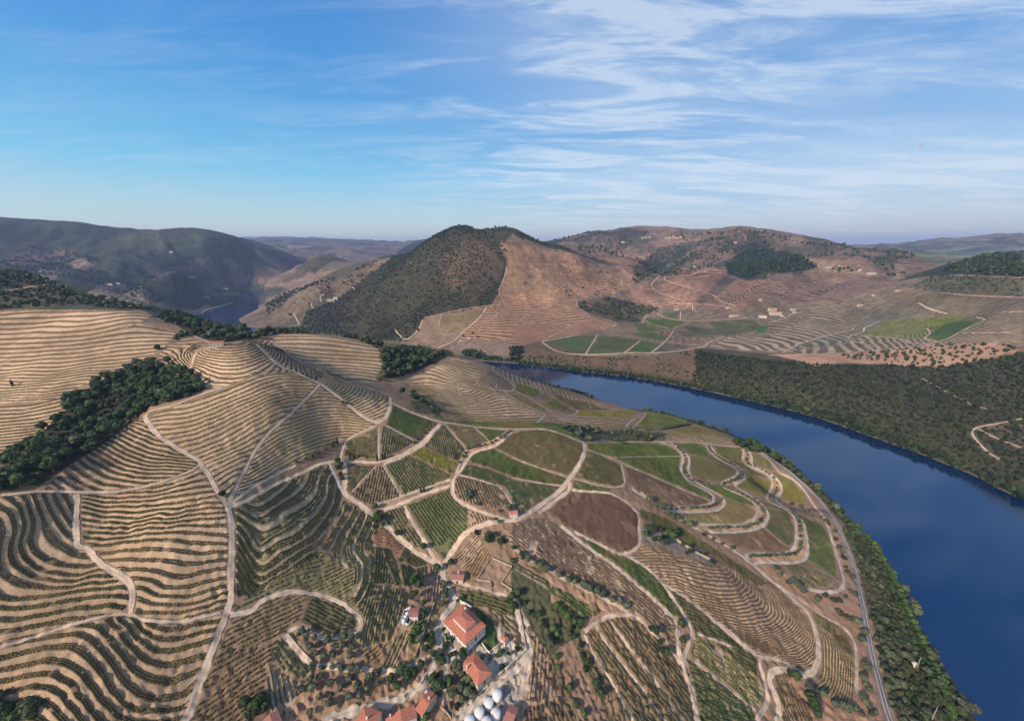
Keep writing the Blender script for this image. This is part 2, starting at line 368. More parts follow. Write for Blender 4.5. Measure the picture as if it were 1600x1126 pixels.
def ground(P, G=None):
    """pixel marks -> world (x, y, z) on the relief (first surface met)"""
    G = H0 if G is None else G
    r, f, d = rays(P); hz = np.hypot(r, f); az = np.arctan2(r, f); out = []
    a = np.clip((az - AZ[0])/dA, 0, len(AZ)-1.001); ia = a.astype(int); fa = a - ia
    for k in range(len(az)):
        col = G[:, ia[k]]*(1-fa[k]) + G[:, ia[k]+1]*fa[k]
        g = col - (CAM_H - DD*d[k]/hz[k]); w = np.nonzero(g >= 0)[0]
        if len(w) == 0: D = DD[-1]
        elif w[0] == 0: D = DD[0]
        else:
            i = w[0]; t = -g[i-1]/(g[i] - g[i-1]); D = DD[i-1] + t*(DD[i] - DD[i-1])
        x = D*math.sin(az[k]); y = D*math.cos(az[k]); out.append((x, y, CAM_H - D*d[k]/hz[k]))
    return np.array(out)
# gullies cut into the far slopes: marks | depth m | half width m
def carve():
    global H0
    for mk, dep, wd in (('a3 1060,660 1130,600 1200,540 1260,490 1310,450', 20, 30), ('a3 1180,670 1300,575 1400,520 1480,480', 20, 32), ('a4 60,560 160,530 260,490 330,470', 16, 30), ('a4 150,600 260,570 400,520', 12, 28),
                        ('a3 1000,640 900,560 860,500 920,430 1010,370', 22, 45), ('a3 690,570 740,520 800,460 870,410 980,340', 20, 45), ('a3 560,400 640,330 700,280', 18, 50), ('a3 1130,420 1220,330 1290,270', 18, 50),
                        ('a1 350,190 450,330 560,450 780,620', 40, 110), ('a1 620,220 760,350 900,470 1080,620', 40, 110), ('a1 820,270 980,370 1150,470 1300,560', 35, 90), ('a1 150,180 260,300 330,400', 35, 100), ('a1 1080,290 1250,400 1420,500', 30, 90),
                        ('a2 1180,300 1130,420 1080,560', 14, 35), ('a2 900,420 880,560 850,700', 14, 35), ('a2 640,520 560,640 460,740', 12, 30), ('a3 100,400 130,520 150,640', 10, 28), ('a3 300,400 420,500 560,580', 9, 28)):
        g = dens(ground(dens(px(mk), 12))[:, :2], 25); D = np.hypot(g[:,0], g[:,1]); ok = np.abs(D - np.median(D)) < .45*np.median(D); g = g[ok]
        if len(g) < 3: continue
        R = wd*2.6; x0, y0 = g.min(0) - R; x1, y1 = g.max(0) + R; m = (GX > x0) & (GX < x1) & (GY > y0) & (GY < y1) & (~INR)
        if not m.any(): continue
        wob = (fbm(GX[m]/60, GY[m]/60, 2, 88))*wd*.7; d = seg_dist(GX[m], GY[m], g) + wob
        H0[m] = np.maximum(H0[m] - dep*np.exp(-(np.maximum(d, 0)/wd)**2)*np.clip(H0[m]/40, 0, 1), 1.2)
carve()
# ------------------------------------------------------------------ survey: roads (marks, width m, kind)
ROADS = [l.split('|') for l in '''
b1 0,800 120,790 220,775 400,782 600,785 720,775 880,745 1000,705 1090,670 1145,650 1175,610|1.8|pale
b1 1310,172 1200,200 1080,250 1000,283 920,295 870,315 845,340 880,400 930,455 1000,500 1070,545 1140,580 1180,605 1190,650 1230,690 1260,750 1300,820 1335,865|3.2|pale
b1 1335,865 1345,890 1360,960 1360,1126 c1 1360,150 1350,280 1360,400 1330,490 1300,570 1250,700 1200,830 1150,960 1090,1126 1070,1180|4|pale
b1 1335,865 1400,720 1450,630 b2 0,520 90,420 200,330 290,240 350,180 375,150|2.2|pale
b1 1340,865 1430,790 1500,740 b2 100,690 200,640 235,625|2|pale
b1 1340,865 1380,860 1500,805 b2 100,740 200,700 290,660 380,615 440,605 500,603 600,605 700,612 760,600 830,575 920,525 980,490 1030,430 1080,380|3|dirt
b2 715,390 600,440 520,480 500,560 495,603|2.6|pale
b2 375,145 450,200 540,270 610,330 715,388 760,350 785,300 790,250 785,225|3.6|dirt
a2 0,890 50,940 100,990 150,1030 220,1050 280,1080 340,1105 b2 375,150|2.6|pale
a2 80,870 130,900 190,950 260,1000 340,1030 400,1060 480,1095 560,1115 b2 620,160 690,185|2.2|pale
b2 790,255 870,300 960,335 1060,370 1150,380 1280,400 1400,412 1480,415 b3 60,415 190,410 290,440 380,480 425,495|3|dirt
b3 425,493 600,492 780,490 860,488 1000,487 1140,497 1200,508 1340,518 1400,520 1440,545|2.2|pale
b3 425,495 430,540 400,610 370,660 330,710 300,760 210,830 120,890 50,935 0,955 b2 1440,950 1380,965 1300,985 1230,1020 1180,1080 c2 1150,130 1100,205|4.4|dirt
b3 335,715 345,770 300,800 240,845 190,885 160,905|3.2|dirt
b3 345,770 450,780 570,785 620,810 700,865 740,910 748,960 745,1020 755,1080 720,1126 c3 680,145 650,150|2.6|dirt
b3 435,530 600,590 700,640 850,700 1000,770 1100,810 1165,832|1.4|pale
b3 640,620 655,690 672,742 600,760 480,735 360,702|1.3|pale
b3 0,580 100,620 200,655 320,695|1.3|pale
b3 0,700 100,720 200,735 305,748|1.3|pale
b3 600,578 800,574 990,572|1.1|pale
b3 860,490 940,510 990,550 1010,590 985,640 1000,690 1050,730 1130,770 1180,800 1190,830 1150,860 1050,875 900,875 840,855 780,820 700,760|2.8|grey
d 170,115 230,150 270,180 295,215 285,250 280,290 310,340 360,370 420,400 480,430 500,460 490,495 450,515 380,525 230,525 150,520|2.8|grey
d 385,128 400,165 440,200 500,235 560,265 580,290 560,320 500,340 470,360 490,385 560,410 640,450 690,490 690,540 650,590 570,605 480,600 330,595|2.8|grey
d 415,135 440,180 500,215 570,250 615,290 620,320 590,350 540,365 580,390 650,430 710,470 750,520 755,560 720,610 640,635 520,645 400,640|2.8|grey
d 600,150 610,180 595,220 620,250 700,280 760,310 780,350 770,390 740,430 750,465 810,490 880,520 910,560 920,640 915,730 870,765 780,775 640,765 615,780 640,820 700,870|2.8|grey
d 625,150 655,190 655,230 650,255 720,290 790,315 830,360 835,400 800,440 800,470 860,500 940,550 970,620 980,700 985,780 950,815 870,825 780,820 690,815 670,835|2.8|grey
d 640,140 700,175 760,215 800,270 810,290 900,330 960,390 1000,460 1060,530 1090,580 1120,660 1150,760 1180,850 1200,940 1180,985 1120,995 1000,985 920,940 880,900|3|grey
b2 1080,385 1030,440 990,500 930,535 830,590 765,610 745,620|3.6|dirt
b2 1500,425 1420,510 1330,535 1270,550 1235,590 1215,640 1165,690 1150,730 1145,790 1175,830 1250,870 1350,910 1460,945|3.4|dirt
b2 1470,430 1380,490 1300,510 1235,525 1210,570 1190,630 1170,680|2.2|pale
b2 1145,745 1060,770 950,805 860,850 740,890|3.2|dirt
b2 1140,710 1040,745 900,790 800,830 690,860|2.6|pale
b2 515,610 530,680 510,760 520,800 600,850 690,920 740,950 800,1020 860,1070 930,1126 c2 960,150 1040,195 1095,215|4|dirt
b2 430,615 460,680 490,750 520,800|2.4|pale
b2 865,860 900,930 950,1020 1010,1110 c2 1050,180 1080,205|2.8|dirt
b2 720,400 720,500 718,603|1.6|pale
b2 760,392 850,440 930,485|1.1|pale
b2 1100,385 1160,450 1228,525|1.1|pale
b2 1280,400 1330,450 1372,490|1.1|pale
b2 745,625 790,700 850,808|1.4|pale
b2 700,630 630,710 560,785|1|pale
b2 1185,680 1300,710 1430,750 1470,800 1501,855|1.6|pale
c2 1095,210 1085,270 1110,320 1150,370 1165,420 1130,480 1080,540 1065,600 1080,660 1075,720 1045,790 1010,870 960,925 880,975 780,1015 640,1050 500,1085 400,1130|4.8|grey
c2 1130,300 1200,320 1300,345 1400,375 1500,405|2.2|pale
h 865,330 890,400 905,500 940,590 965,650 960,700 900,760 830,830 740,880 700,920 600,1010 470,1110|4.5|grey
h 940,690 950,760 930,870 920,1000|6|pale
h 418,690 412,780 400,880 400,960 380,1010|2.2|grey
h 440,685 500,650 525,630|2.2|grey
c1 0,690 150,650 300,600 450,550 600,515 700,495 770,500 830,530 940,545 1080,545 1180,515 1300,490|1.6|pale
b1 450,790 450,900 440,1000 460,1126 c1 480,90 540,150 620,230 700,270 760,310 780,380 770,440 765,500|3|pale
c1 1345,505 1440,490 1501,470 c2 0,440 100,390 200,365 300,375 400,390 500,430 560,480 630,530 610,590 540,625 430,650 340,625 270,570 225,575 185,610|3|dirt
c2 160,620 220,680 290,760 340,800 450,810 600,820 800,840 860,815 940,790 1020,740|3|dirt
c3 280,-20 400,70 500,150 600,215 680,280 760,350 850,430 930,510 970,560 975,640 980,740 1010,800 1040,900 1070,1000 1090,1180|3.6|dirt
c3 360,15 500,85 600,135 650,150 740,190 830,260 900,340 960,430 1020,520 1055,580 1050,650 1010,740 1000,780|2.6|dirt
c3 850,300 950,360 1060,430 1180,530 1300,620 1400,710 1470,760 1501,755|2|pale
c3 0,110 100,175 250,270 400,340 560,420 700,490 780,560 860,640 930,710 990,800|2.2|pale
c3 30,190 200,290 330,370 460,430 560,480|1.4|red
c3 420,600 480,555 560,510 650,500 720,500|2.6|pale
c3 490,565 560,680 640,780 720,880 840,1040 900,1130|1.4|pale
c3 420,610 480,740 560,850 620,960 710,1130|1.4|pale
c3 570,535 650,640 740,760 850,900 970,1080 1000,1130|1.4|pale
c3 1060,770 1160,840 1260,930 1350,1000 1440,1075|1.4|pale
c3 1080,610 1180,650 1290,690|1.2|pale
d 0,410 120,500 200,550 300,600 400,660 480,710 600,780 700,870 800,950 880,1010 940,1080 e 640,130 740,210 810,290 850,370 880,450 890,560 885,680 850,750 780,770 700,750 600,715 530,730 505,790 520,860 560,940 590,1040 570,1140|3.8|dirt
e 620,100 760,190 850,260 960,330 1060,380 1140,450 1180,540 1190,650 1190,800 1180,900|2.2|pale
e 430,625 560,640 660,680 750,740|2|pale
e 430,630 440,720 470,820 500,920 500,1000 440,1060 410,1126|2.6|pale
e 0,285 100,370 200,450 300,535 420,620|2|pale
f 190,165 270,220 340,260 380,300 380,380 400,400|1.8|pale
f 350,80 440,110 520,170 570,220 550,260 490,295|1.8|pale
f 490,300 600,330 730,355 820,350 815,310 780,280 700,230 650,190 645,150|2|pale
f 740,355 770,390 900,460 1000,510 1065,540 1030,570 990,605|2.4|dirt
f 820,352 920,400 1030,470 1120,520 1200,540 1290,540 1320,500|2|pale
f 1080,550 1300,545 1600,565|1.8|pale
f 1390,430 1420,490|1.2|pale
b3 650,425 690,370 720,350|2|pale
b3 700,415 780,340 785,310|2|pale
b3 230,345 400,340 640,350|1.6|pale
b1 890,0 950,40 1060,60 1110,100 1180,160 1300,172|2.2|pale
a1 1240,910 1150,930 1130,1000 1100,1080 b1 1105,100|2.6|pale
a1 1130,840 1220,880 1300,900|2.2|pale
a1 830,760 690,815|1.6|pale
a1 0,585 150,560 320,535|4|red
a1 920,740 1000,770 1060,810|2.4|red
a2 980,740 1100,710 1250,680 1370,665 1501,655|3|red
a2 1090,715 1070,780 1080,810 1140,815 1230,800|3|red
a2 1350,675 1320,730 1250,790 1190,840 1165,875 1060,915|5|pale
a2 1365,665 1420,710 1400,740 1330,770 1300,830|4|red
a2 1420,580 1460,660|4|red
a2 1470,430 1460,500 1420,580|5|red
a2 980,740 960,800 930,830 880,875 830,830 810,800|4|pale
a2 220,710 255,780|5|pale
a2 320,650 335,690|5|pale
a2 400,595 370,620 385,645|5|pale
a2 530,525 585,575|5|pale
a3 0,785 60,750 80,720 180,690 260,650 280,600 270,570 325,530|5|red
a3 0,660 200,660 300,645 380,630|4|red
a3 380,630 380,680 480,730 600,760 615,780|4|pale
a3 60,765 200,765 350,780 480,740|4|red
a3 180,870 330,795 400,770|4|red
a3 120,545 180,480 90,415|4|red
a3 400,380 520,470 600,510 690,550|4|pale
a3 890,515 960,540 1060,565 1180,600 1220,640 1310,670|4|pale
a3 900,495 890,515|4|pale
a3 870,490 800,550 880,600 1000,635|4|pale
a3 790,650 830,635 980,655 1060,655 1200,665 1300,680|4|pale
a3 1060,655 1055,690 1090,705|4|pale
a3 980,505 1100,520 1220,555|3|red
a3 1170,435 1290,500 1400,530 1501,565|4|red
a3 1320,225 1370,260 1370,290|6|red
a3 850,715 900,740 1050,760 1250,745 1380,740|4|pale
a3 780,750 800,770 930,800|4|pale
a3 990,700 985,750|4|pale
a3 760,770 790,720|4|pale
a3 170,875 230,920 300,945 430,955 560,950 700,940 820,945 1000,930 1130,905|5|pale
a3 1130,905 1150,880 1240,850|4|pale
a3 500,838 430,952|4|pale
a3 755,870 655,945|4|pale
a3 950,810 900,880 810,945|4|pale
a3 1050,765 940,800|4|pale
a3 600,835 700,850 850,870 1000,890 1130,900|4|red
a3 180,875 300,855 400,835|4|pale
a4 0,765 80,750 170,700 400,705 600,680|4|pale
a4 90,940 180,890 280,860 440,820 510,805 490,798|4|pale
a4 660,760 550,800 575,815 460,850 480,870 640,910 655,920 625,935|4|pale
a4 540,845 700,850 800,865 830,890 1000,890 1200,780 1290,750 1220,735|4|pale
a4 1000,880 900,860 960,830 930,800|4|pale
a4 0,955 250,950 450,945 700,920 900,900 1050,890|4|pale
a4 1130,825 1270,827 1430,823|3|pale
a4 1370,703 1501,703|3|pale
a4 880,650 950,690 1050,715|5|pale
a4 1000,590 1200,610 1501,620|4|red
a4 1100,490 1300,495 1501,505|4|red
b4 900,115 1000,170 1100,225 1200,275 1300,300|1.5|red
b4 1501,350 1300,390 1220,400 1185,430 1230,490 1300,560 1360,590|2|pale
b4 1230,410 1300,450 1400,490 1501,530|1.8|pale
a1 1178,735 1185,700 1250,680 1350,655 1450,632 1501,615|6|pale
'''.strip().splitlines()]
RAIL = px('c4 735,1180 700,1090 665,960 625,800 590,650 565,500 530,330 490,170 440,50 405,-20 b4 400,960 330,860 250,770 180,710 100,640 20,590 p 1180,702 1150,686')

# ------------------------------------------------------------------ survey: vineyard plots
# marks | rows | spacing m | ground | leaf | label        rows: 'g' = contour guides below, 'z' = level lines, or two marks along a row
G = {'tan': (.42,.285,.165), 'pink': (.38,.25,.155), 'olive': (.20,.165,.09), 'brown': (.255,.17,.105), 'green': (.12,.125,.05), 'red': (.23,.145,.10), 'soil': (.34,.215,.14), 'dgreen': (.11,.11,.055), 'pale': (.33,.245,.17), 'yg': (.19,.17,.06)}
LEAF = {'dk': (.060,.056,.022), 'ol': (.090,.086,.032), 'gr': (.060,.085,.022), 'yg': (.14,.135,.028), 'ru': (.12,.065,.04), 'br': (.13,.085,.045)}
PLOTS = [l.split('|') for l in '''
c1 0,700 160,655 300,608 450,560 600,525 700,505 760,510 830,540 940,555 1080,555 1180,525 1295,500 1290,570 1240,700 1190,830 1140,960 1080,1126 1060,1180 -100,1180 -100,720|g0|1|tan|dk|wavy terraced vineyard filling the bottom left corner below the narrow stone track
b1 -60,810 120,800 220,785 440,790 440,900 430,1000 450,1126 c1 465,90 530,155 610,240 690,280 745,320 762,380 750,440 700,485 600,505 450,540 300,590 160,640 0,680 -100,700|g1|1|tan|dk|terraced vineyard at the left edge whose rows swing from vertical to level beside the gully
b1 465,800 600,795 720,785 880,755 1000,715 1090,680 1150,660 1180,650 1225,700 1250,750 1290,820 1330,870 1345,960 1345,1126 c1 1345,150 1335,280 1345,400 1320,480 1180,508 1080,535 940,535 850,520 790,490 795,380 775,310 720,260 640,220 560,140 500,90 480,0|g2|1|pink|dk|terraced vineyard of long level rows between the gully and the straight downhill track
b1 250,770 400,640 600,500 760,390 835,345 870,410 920,460 1000,510 1065,555 1140,595 1165,620 1140,640 1000,695 880,735 720,765 600,775 400,772|g3|1|pink|dk|terraced vineyard with rows curved like a smile beneath the wooded ravine
b1 860,350 880,320 1000,293 1090,255 1320,185 1501,100 b2 0,110 120,90 250,85 330,120 365,150 280,235 190,325 80,415 -10,520 b1 1440,620 1390,710 1330,840 1300,800 1240,700 1195,620 1140,575 1060,535 980,490 910,430|g4|1|pink|ol|large striped vineyard face right of the curved ridge track and left of the diagonal track
b1 1400,745 b2 -5,550 100,430 210,335 300,245 380,165 450,215 530,280 600,340 700,392 600,430 510,475 400,520 240,610 200,630 100,680 0,735 b1 1420,790 1360,840|g5|1|tan|ol|golden striped vineyard between two tracks left of the bright green fields
b2 385,140 450,150 600,165 700,195 780,235 775,300 755,345 718,375 620,325 545,260 460,195|z|3.4|tan|ol|fan shaped striped vineyard just below the ridge left of the bright green plot
a1 1130,1080 1140,1000 1160,940 1240,920 1330,900 1501,865 a2 60,950 130,1010 b2 340,125 250,80 120,85 b1 1501,95 1320,165 1200,155 1120,110|z|3.0|tan|dk|terraced vineyard below the white hilltop chapel house
a2 10,870 70,870 130,905 190,955 260,1005 340,1035 470,1095 b2 600,150 500,105 400,70 a2 370,1110 280,1075 160,1025 60,935|z|3.4|brown|dk|shadowed wavy vineyard strip between the two ridge tracks
a2 90,860 160,825 330,825 500,860 600,850 720,920 740,960 745,1080 700,1120 600,1120 480,1085 340,1025 200,945|g6|1|tan|ol|striped vineyard hill standing behind the ridge with a warm lit right end
a1 -60,700 250,690 640,690 830,690 895,720 820,770 1040,815 975,900 890,955 780,1010 690,1060 540,1120 400,1126 -60,1126 b1 0,100|g7|1|tan|dk|long terraced slope at the left edge beyond the wooded ravine
b1 -60,120 540,110 520,140 300,250 0,265 -60,268|g7|1|tan|dk|lower pale terraces with a lone cypress at the left edge
b1 -60,285 200,270 460,200 430,270 330,350 240,440 150,540 60,620 -60,650|g8|1|brown|dk|terraced vineyard left of the wooded ravine below the pale terraces
a1 925,960 1000,880 1110,850 1210,885 1140,925 1090,1030 1010,1020|z|2.6|tan|dk|small patch of wavy terraces between the ravine wood and the chapel track
b2 -10,790 100,750 200,712 290,672 380,628 435,620 480,700 500,790 495,830 450,930 400,1040 360,1126 c2 350,110 365,140 250,215 100,300 0,345 c1 1480,390 1375,400 1370,300 1375,150 1375,0 b1 1375,1000 1375,890 1430,850|g9|1|olive|dk|dark vineyard with pale wavy terrace lines right of the straight downhill track
b2 510,835 600,870 690,930 740,985 680,1040 665,1100 c2 680,90 685,230 685,340 600,465 580,440 570,350 575,230 470,230 465,180 375,110 b2 380,1126 440,1020|g10|1|olive|ol|dark vineyard crossed by five pale wavy lines above the oval plot
c1 1380,470 c2 0,350 100,310 250,225 370,140 460,190 465,230 572,245 570,345 590,465 560,465 480,415 400,380 300,362 200,350 100,375 0,425 c1 1400,480|c2 0,410 280,290|2.1|olive|ol|sloping vineyard directly above the looping farm track
c2 600,480 690,330 850,350 905,400 880,450 790,640 620,700 600,640 645,540|c2 690,640 770,350|1.7|olive|ol|broad yellow green vineyard left of the little tank house
c2 325,398 450,440 560,490 595,525 580,575 520,605 430,618 265,545|c2 330,420 590,540|1.8|dgreen|dk|oval vineyard enclosed by the looping farm track
c1 1345,540 1440,505 c2 0,460 100,410 200,385 305,390 250,540 160,620 120,640 0,690 c1 1501,690 1290,700|c2 0,600 300,460|2|brown|ol|vineyard strip left of the oval plot and above the zigzag track
c2 110,655 160,640 240,720 330,795 270,895 180,840 95,775|c2 110,660 280,880|1.9|olive|ol|wedge shaped vineyard with rows running down to the zigzag corner
c1 1290,715 1501,705 c2 0,700 115,650 90,775 60,800 30,1000 0,1126 c1 1100,1180 1110,1126 1200,850|c1 1290,850 c2 0,730|2.1|brown|dk|vineyard with broad diagonal rows right of the lower end of the downhill track
c2 75,800 160,850 250,920 240,980 190,1100 60,1060 40,1000|c2 90,800 150,1080|1.9|pale|ol|thin patchy vineyard above the brown roof at the bottom edge
c2 625,715 775,670 725,795 640,790|c2 640,780 760,700|1.8|brown|ol|small vineyard triangle right of the orchard
c2 790,660 880,590 890,600 800,820 735,795|c2 760,795 850,600|1.7|olive|ol|narrow vineyard strip directly below the tank house
c2 690,110 735,110 795,325 690,318|c2 705,310 715,110|1.6|dgreen|ol|long narrow green vineyard strip with pale edge
c2 745,115 790,120 855,330 805,325|c2 760,130 830,320|1.6|dgreen|dk|slim dark vineyard strip tapering up towards the junction
c2 875,105 1005,205 940,222 830,185|c2 850,140 980,210|1.6|dgreen|dk|small dark green triangular plot beside the road junction
c2 840,202 925,232 928,290 900,335 862,335|c2 870,220 890,330|1.6|dgreen|dk|small dark plot left of the young tree near the junction
c2 940,235 1008,218 985,320 940,300|c2 960,240 970,310|1.6|olive|dk|tiny dark plot right of the young tree near the junction
c2 1020,222 1080,265 1100,330 1090,430 985,430|c2 1030,240 1010,420|1.7|pale|br|thin pale plot left of the estate drive
b2 690,1090 690,1020 750,985 800,1030 870,1090 c2 865,95 820,155 780,112 685,90|b2 700,1080 820,1040|1.6|red|ru|dark red plot beside the dirt road above the junction
b2 800,275 870,312 960,345 1048,372 1000,430 935,475 850,430 765,388|b2 800,300 920,460|1.5|green|gr|bright green four sided vineyard just below the ridge road
b2 730,408 755,398 915,485 900,505 820,550 735,580|b2 760,420 740,560|1.9|olive|ol|olive green vineyard below the bright green plot beside the avenue of trees
b2 530,495 600,455 710,412 708,590 610,578 518,572|b2 560,560 680,430|1.6|olive|ol|dark olive vineyard left of the short vertical track with two cypresses below
b2 1075,390 1098,390 1220,525 1180,600 1080,565 980,512 1040,440|b2 1090,400 1130,580|1.7|olive|ol|sloping green vineyard right of the tree avenue below the ridge road
b2 968,520 1175,608 1148,672 1020,620 890,552|b2 980,530 1160,640|1.6|yg|yg|yellow green band of vines between two darker plots
b2 880,562 1020,628 1138,682 1120,705 950,765 860,800 800,710 757,622|b2 880,580 1000,740|2|olive|gr|large green vineyard in the middle of the field patchwork
b2 530,622 695,632 620,710 548,785 525,765 535,680|b2 560,760 660,640|1.9|olive|ol|small striped vineyard right of the little wood at the track bend
b2 735,632 785,705 840,800 800,830 680,855 600,830 562,795 640,715 705,635|b2 720,650 680,840|2|brown|ol|fan shaped brown vineyard narrowing to the top
b2 1115,388 1270,405 1365,488 1300,505 1238,518|b2 1150,395 1270,500|1.9|brown|ol|brown green four sided vineyard below the ridge road
b2 1290,405 1380,415 1460,425 1400,480 1375,485|b2 1310,410 1390,470|1.7|olive|gr|small green triangle of vines at the top end of the tree avenue
b2 1400,520 1500,445 b3 60,428 180,420 290,450 405,500 410,560 380,610 330,682 200,648 100,612 0,570|b3 50,440 250,640|1.5|olive|ol|large smooth brown green field in the bend of the main dirt road
b2 1250,600 1268,552 1390,530 b3 0,590 100,628 200,662 312,700 300,735 200,728 100,710 0,690 b2 1380,640|b3 0,600 250,720|1.5|dgreen|gr|dark green field with a pale bed line left of the main dirt road
b2 1195,675 1235,620 1380,655 b3 0,712 200,745 290,758 200,830 100,885 30,900 0,820 b2 1460,750 1300,708|b3 0,740 80,860|1.7|olive|gr|green vineyard above the small red roofed hut
b2 1165,700 1190,690 1300,720 1440,760 1495,850 1400,880 1300,860 1180,820 1155,780|b2 1200,700 1250,830|2|brown|ol|olive brown vineyard with a round bush beside the road loop
b2 885,862 1130,768 1150,812 1240,880 1240,985 1170,1070 1100,1180 1040,1110 960,990|b2 930,870 1120,1150|2|dgreen|gr|large dark green vineyard pointing down at the road junction
b2 745,900 855,872 900,950 985,1090 975,1126 900,1080 800,1000 750,940|b2 800,890 940,1100|2|olive|ol|narrow brown green vineyard between the two roads that meet at the junction
b2 1258,892 1370,945 1300,975 1250,985|b2 1290,910 1320,970|1.8|pale|br|small pale vineyard triangle left of the red roofed hut
b3 440,502 600,498 780,495 900,512 960,540 985,568 800,570 600,575 450,535|b3 500,505 700,570|1.4|green|gr|brightest green long field right of the crossroads
b3 610,582 800,580 983,578 972,640 995,700 1050,740 1130,780 1175,808 1150,822 1000,755 850,690 700,628|b3 700,590 1000,740|1.6|dgreen|gr|green field running down to the first switchback
b3 650,628 850,708 1000,778 1155,832 1130,850 1000,862 890,862 850,850 780,800 690,740|b3 850,720 905,850|2|brown|br|brown striped vineyard above the first switchback
b3 435,542 500,565 630,625 655,735 600,745 480,720 378,692 410,630|b3 450,560 560,730|1.6|olive|ol|olive green field right of the main dirt road above a dark green strip
b3 362,712 480,742 580,765 560,778 450,772 358,765|b3 370,730 560,775|1.7|olive|gr|thin green wedge above the rust red vineyard
b3 345,785 450,792 570,798 620,815 690,868 730,910 735,960 732,1040 740,1085 690,1126 c3 640,138 500,80 400,40 b3 300,960 215,890|b3 350,790 620,1120|1.8|red|ru|large rust red vineyard in the centre right of the main road
b3 170,935 c3 290,0 400,80 500,165 600,232 680,295 760,365 850,445 920,515 955,570 955,640 950,690 880,620 780,540 700,475 560,405 400,325 250,250 100,160 0,95 c2 1480,60 b3 0,980 80,940|c3 200,20 c3 700,440|1.9|pale|br|long tan brown vineyard sloping beside the line of olive trees
c3 340,15 500,98 600,150 645,165 740,205 825,275 895,350 950,440 1000,520 930,500 850,420 760,338 680,265 600,200 500,135|c3 400,60 900,440|1.6|dgreen|gr|dark green sliver of vines between two converging dirt roads
c3 905,345 1000,405 1100,480 1200,560 1290,630 1350,700 1290,682 1180,640 1075,600 1030,530 970,430|c3 960,470 1200,570|1.9|dgreen|dk|dark green wedge of level rows below the shell shaped terraces
c3 700,160 760,92 850,120 1000,172 1180,218 1260,225 1330,250 1390,330 e 480,40 600,150 700,240 790,320 830,400 855,500 858,620 840,700 780,745 700,715 600,640 480,620 400,590 300,500 200,420 100,345 0,270|g11|1|pink|br|shell shaped terraces curving round the spur below the rocky outcrop
d 0,505 150,562 300,655 500,785 650,875 850,1015 960,1126 e 640,155 720,240 790,320 700,235 600,145 500,40 d 700,960 540,855 400,765 220,680 0,545|d 50,530 800,1050|1.8|dgreen|ol|long dark green strip of vines between rocky outcrop and upper farm track
e 840,275 900,310 1000,375 1090,440 1145,560 1155,700 1160,900 1120,1020 1060,1010 940,920 850,850 900,790 925,700 925,560 900,430|g12|1|brown|ol|curving vineyard between the hairpin road and the railway
e 545,765 620,745 700,880 800,980 850,1160 610,1160 605,1000 570,900|e 570,770 720,1120|1.8|brown|dk|dark vineyard wedge inside the lower hairpin at the bottom edge
e -60,330 0,310 150,425 300,560 405,650 410,770 330,725 200,610 100,530 0,470 -60,440|e 0,360 250,520|1.8|dgreen|ol|green vineyard bordering the shell shaped terraces below
c3 1062,618 1150,660 1290,760 1440,860 e 480,900 500,960 430,1060 200,890 0,700 c3 1200,895 1120,820 1040,745|c3 1100,680 1400,960|1.9|pale|yg|pale tan vineyard with fine rows descending to the right hand track
c3 1035,775 1150,845 1250,935 1430,1085 1420,1180 1115,1180 1080,1020 1050,900|c3 1060,900 1350,1060|1.9|olive|gr|green vineyard at the bottom edge right of the long white farm track
c3 425,605 480,565 560,525 650,520 740,550 830,625 900,700 960,780 1010,900 1050,1020 1065,1180 640,1180 560,1060 520,950 450,820|c3 480,560 840,1060|2.1|brown|ol|big brown vineyard split by three parallel white paths at the bottom
c3 240,330 350,400 520,490 430,530 400,520 300,440 220,370|c3 240,345 480,520|1.9|olive|gr|green vineyard strip below the row of olive trees
c3 70,560 130,605 200,710 235,850 275,960 200,1000 75,1030 100,820 112,690|c3 100,1000 130,640|2|pale|br|tall pale vineyard right of the estate yard
c3 80,1045 190,1022 210,1180 50,1180|c3 90,1060 100,1150|1.9|brown|dk|small vineyard block at the bottom edge right of the estate shed
c3 205,1010 280,1000 400,1180 225,1180|c3 220,1010 290,1150|1.9|brown|ol|narrow vineyard block at the bottom edge beside the fallow strip
c2 1195,130 1290,30 1330,90 1320,110 1240,240 1150,185|c2 1200,180 1310,60|1.9|pale|br|thin vineyard above the stone hut at the junction
c2 1335,95 1370,165 1300,300 1230,280 1245,240|c2 1260,250 1340,110|1.9|brown|ol|striped vineyard between the stone hut and the fallow square
g 800,235 1000,320 1290,425 1350,600 1420,820 1380,850 1220,720 1100,560 950,400|g 850,260 1400,800|2|pale|ol|pergola vineyard of straight rows beside the manor garden
g 480,20 720,10 1000,90 1200,140 1260,220 1280,390 1100,340 900,250 700,210 560,130|g 560,120 1200,330|2|dgreen|ol|rough green vineyard above the manor between wall and lane
c3 40,215 230,325 215,355 20,240|c3 40,230 220,340|1.9|pale|ol|thin strip of vines above the kitchen garden
d 210,128 320,120 380,145 400,190 500,240 545,275 400,205 300,188 250,150|d 250,130 480,240|1.6|green|gr|green crescent of vines between first and second switchback tracks
d 300,197 400,212 545,278 558,300 490,340 460,350 370,330 300,300 288,250|d 340,210 420,330|1.7|olive|ol|brown green vineyard between the first two switchbacks
d 442,142 590,152 598,190 588,225 500,205 455,182|d 460,150 570,220|1.5|olive|gr|small green vineyard at the ridge between second and third switchbacks
d 480,200 590,232 680,270 745,312 760,325 640,295 620,275 560,240|d 500,210 740,315|1.5|green|gr|thin green strip above the bright green vineyard on the right
d 632,298 765,348 765,390 735,432 640,402 560,372 622,345|d 650,310 720,420|1.6|yg|yg|bright yellow green vineyard inside the second switchback
d 658,178 700,190 755,228 778,278 700,262 658,250|d 670,190 760,270|1.5|olive|gr|small triangular vineyard at the top nearest the river trees
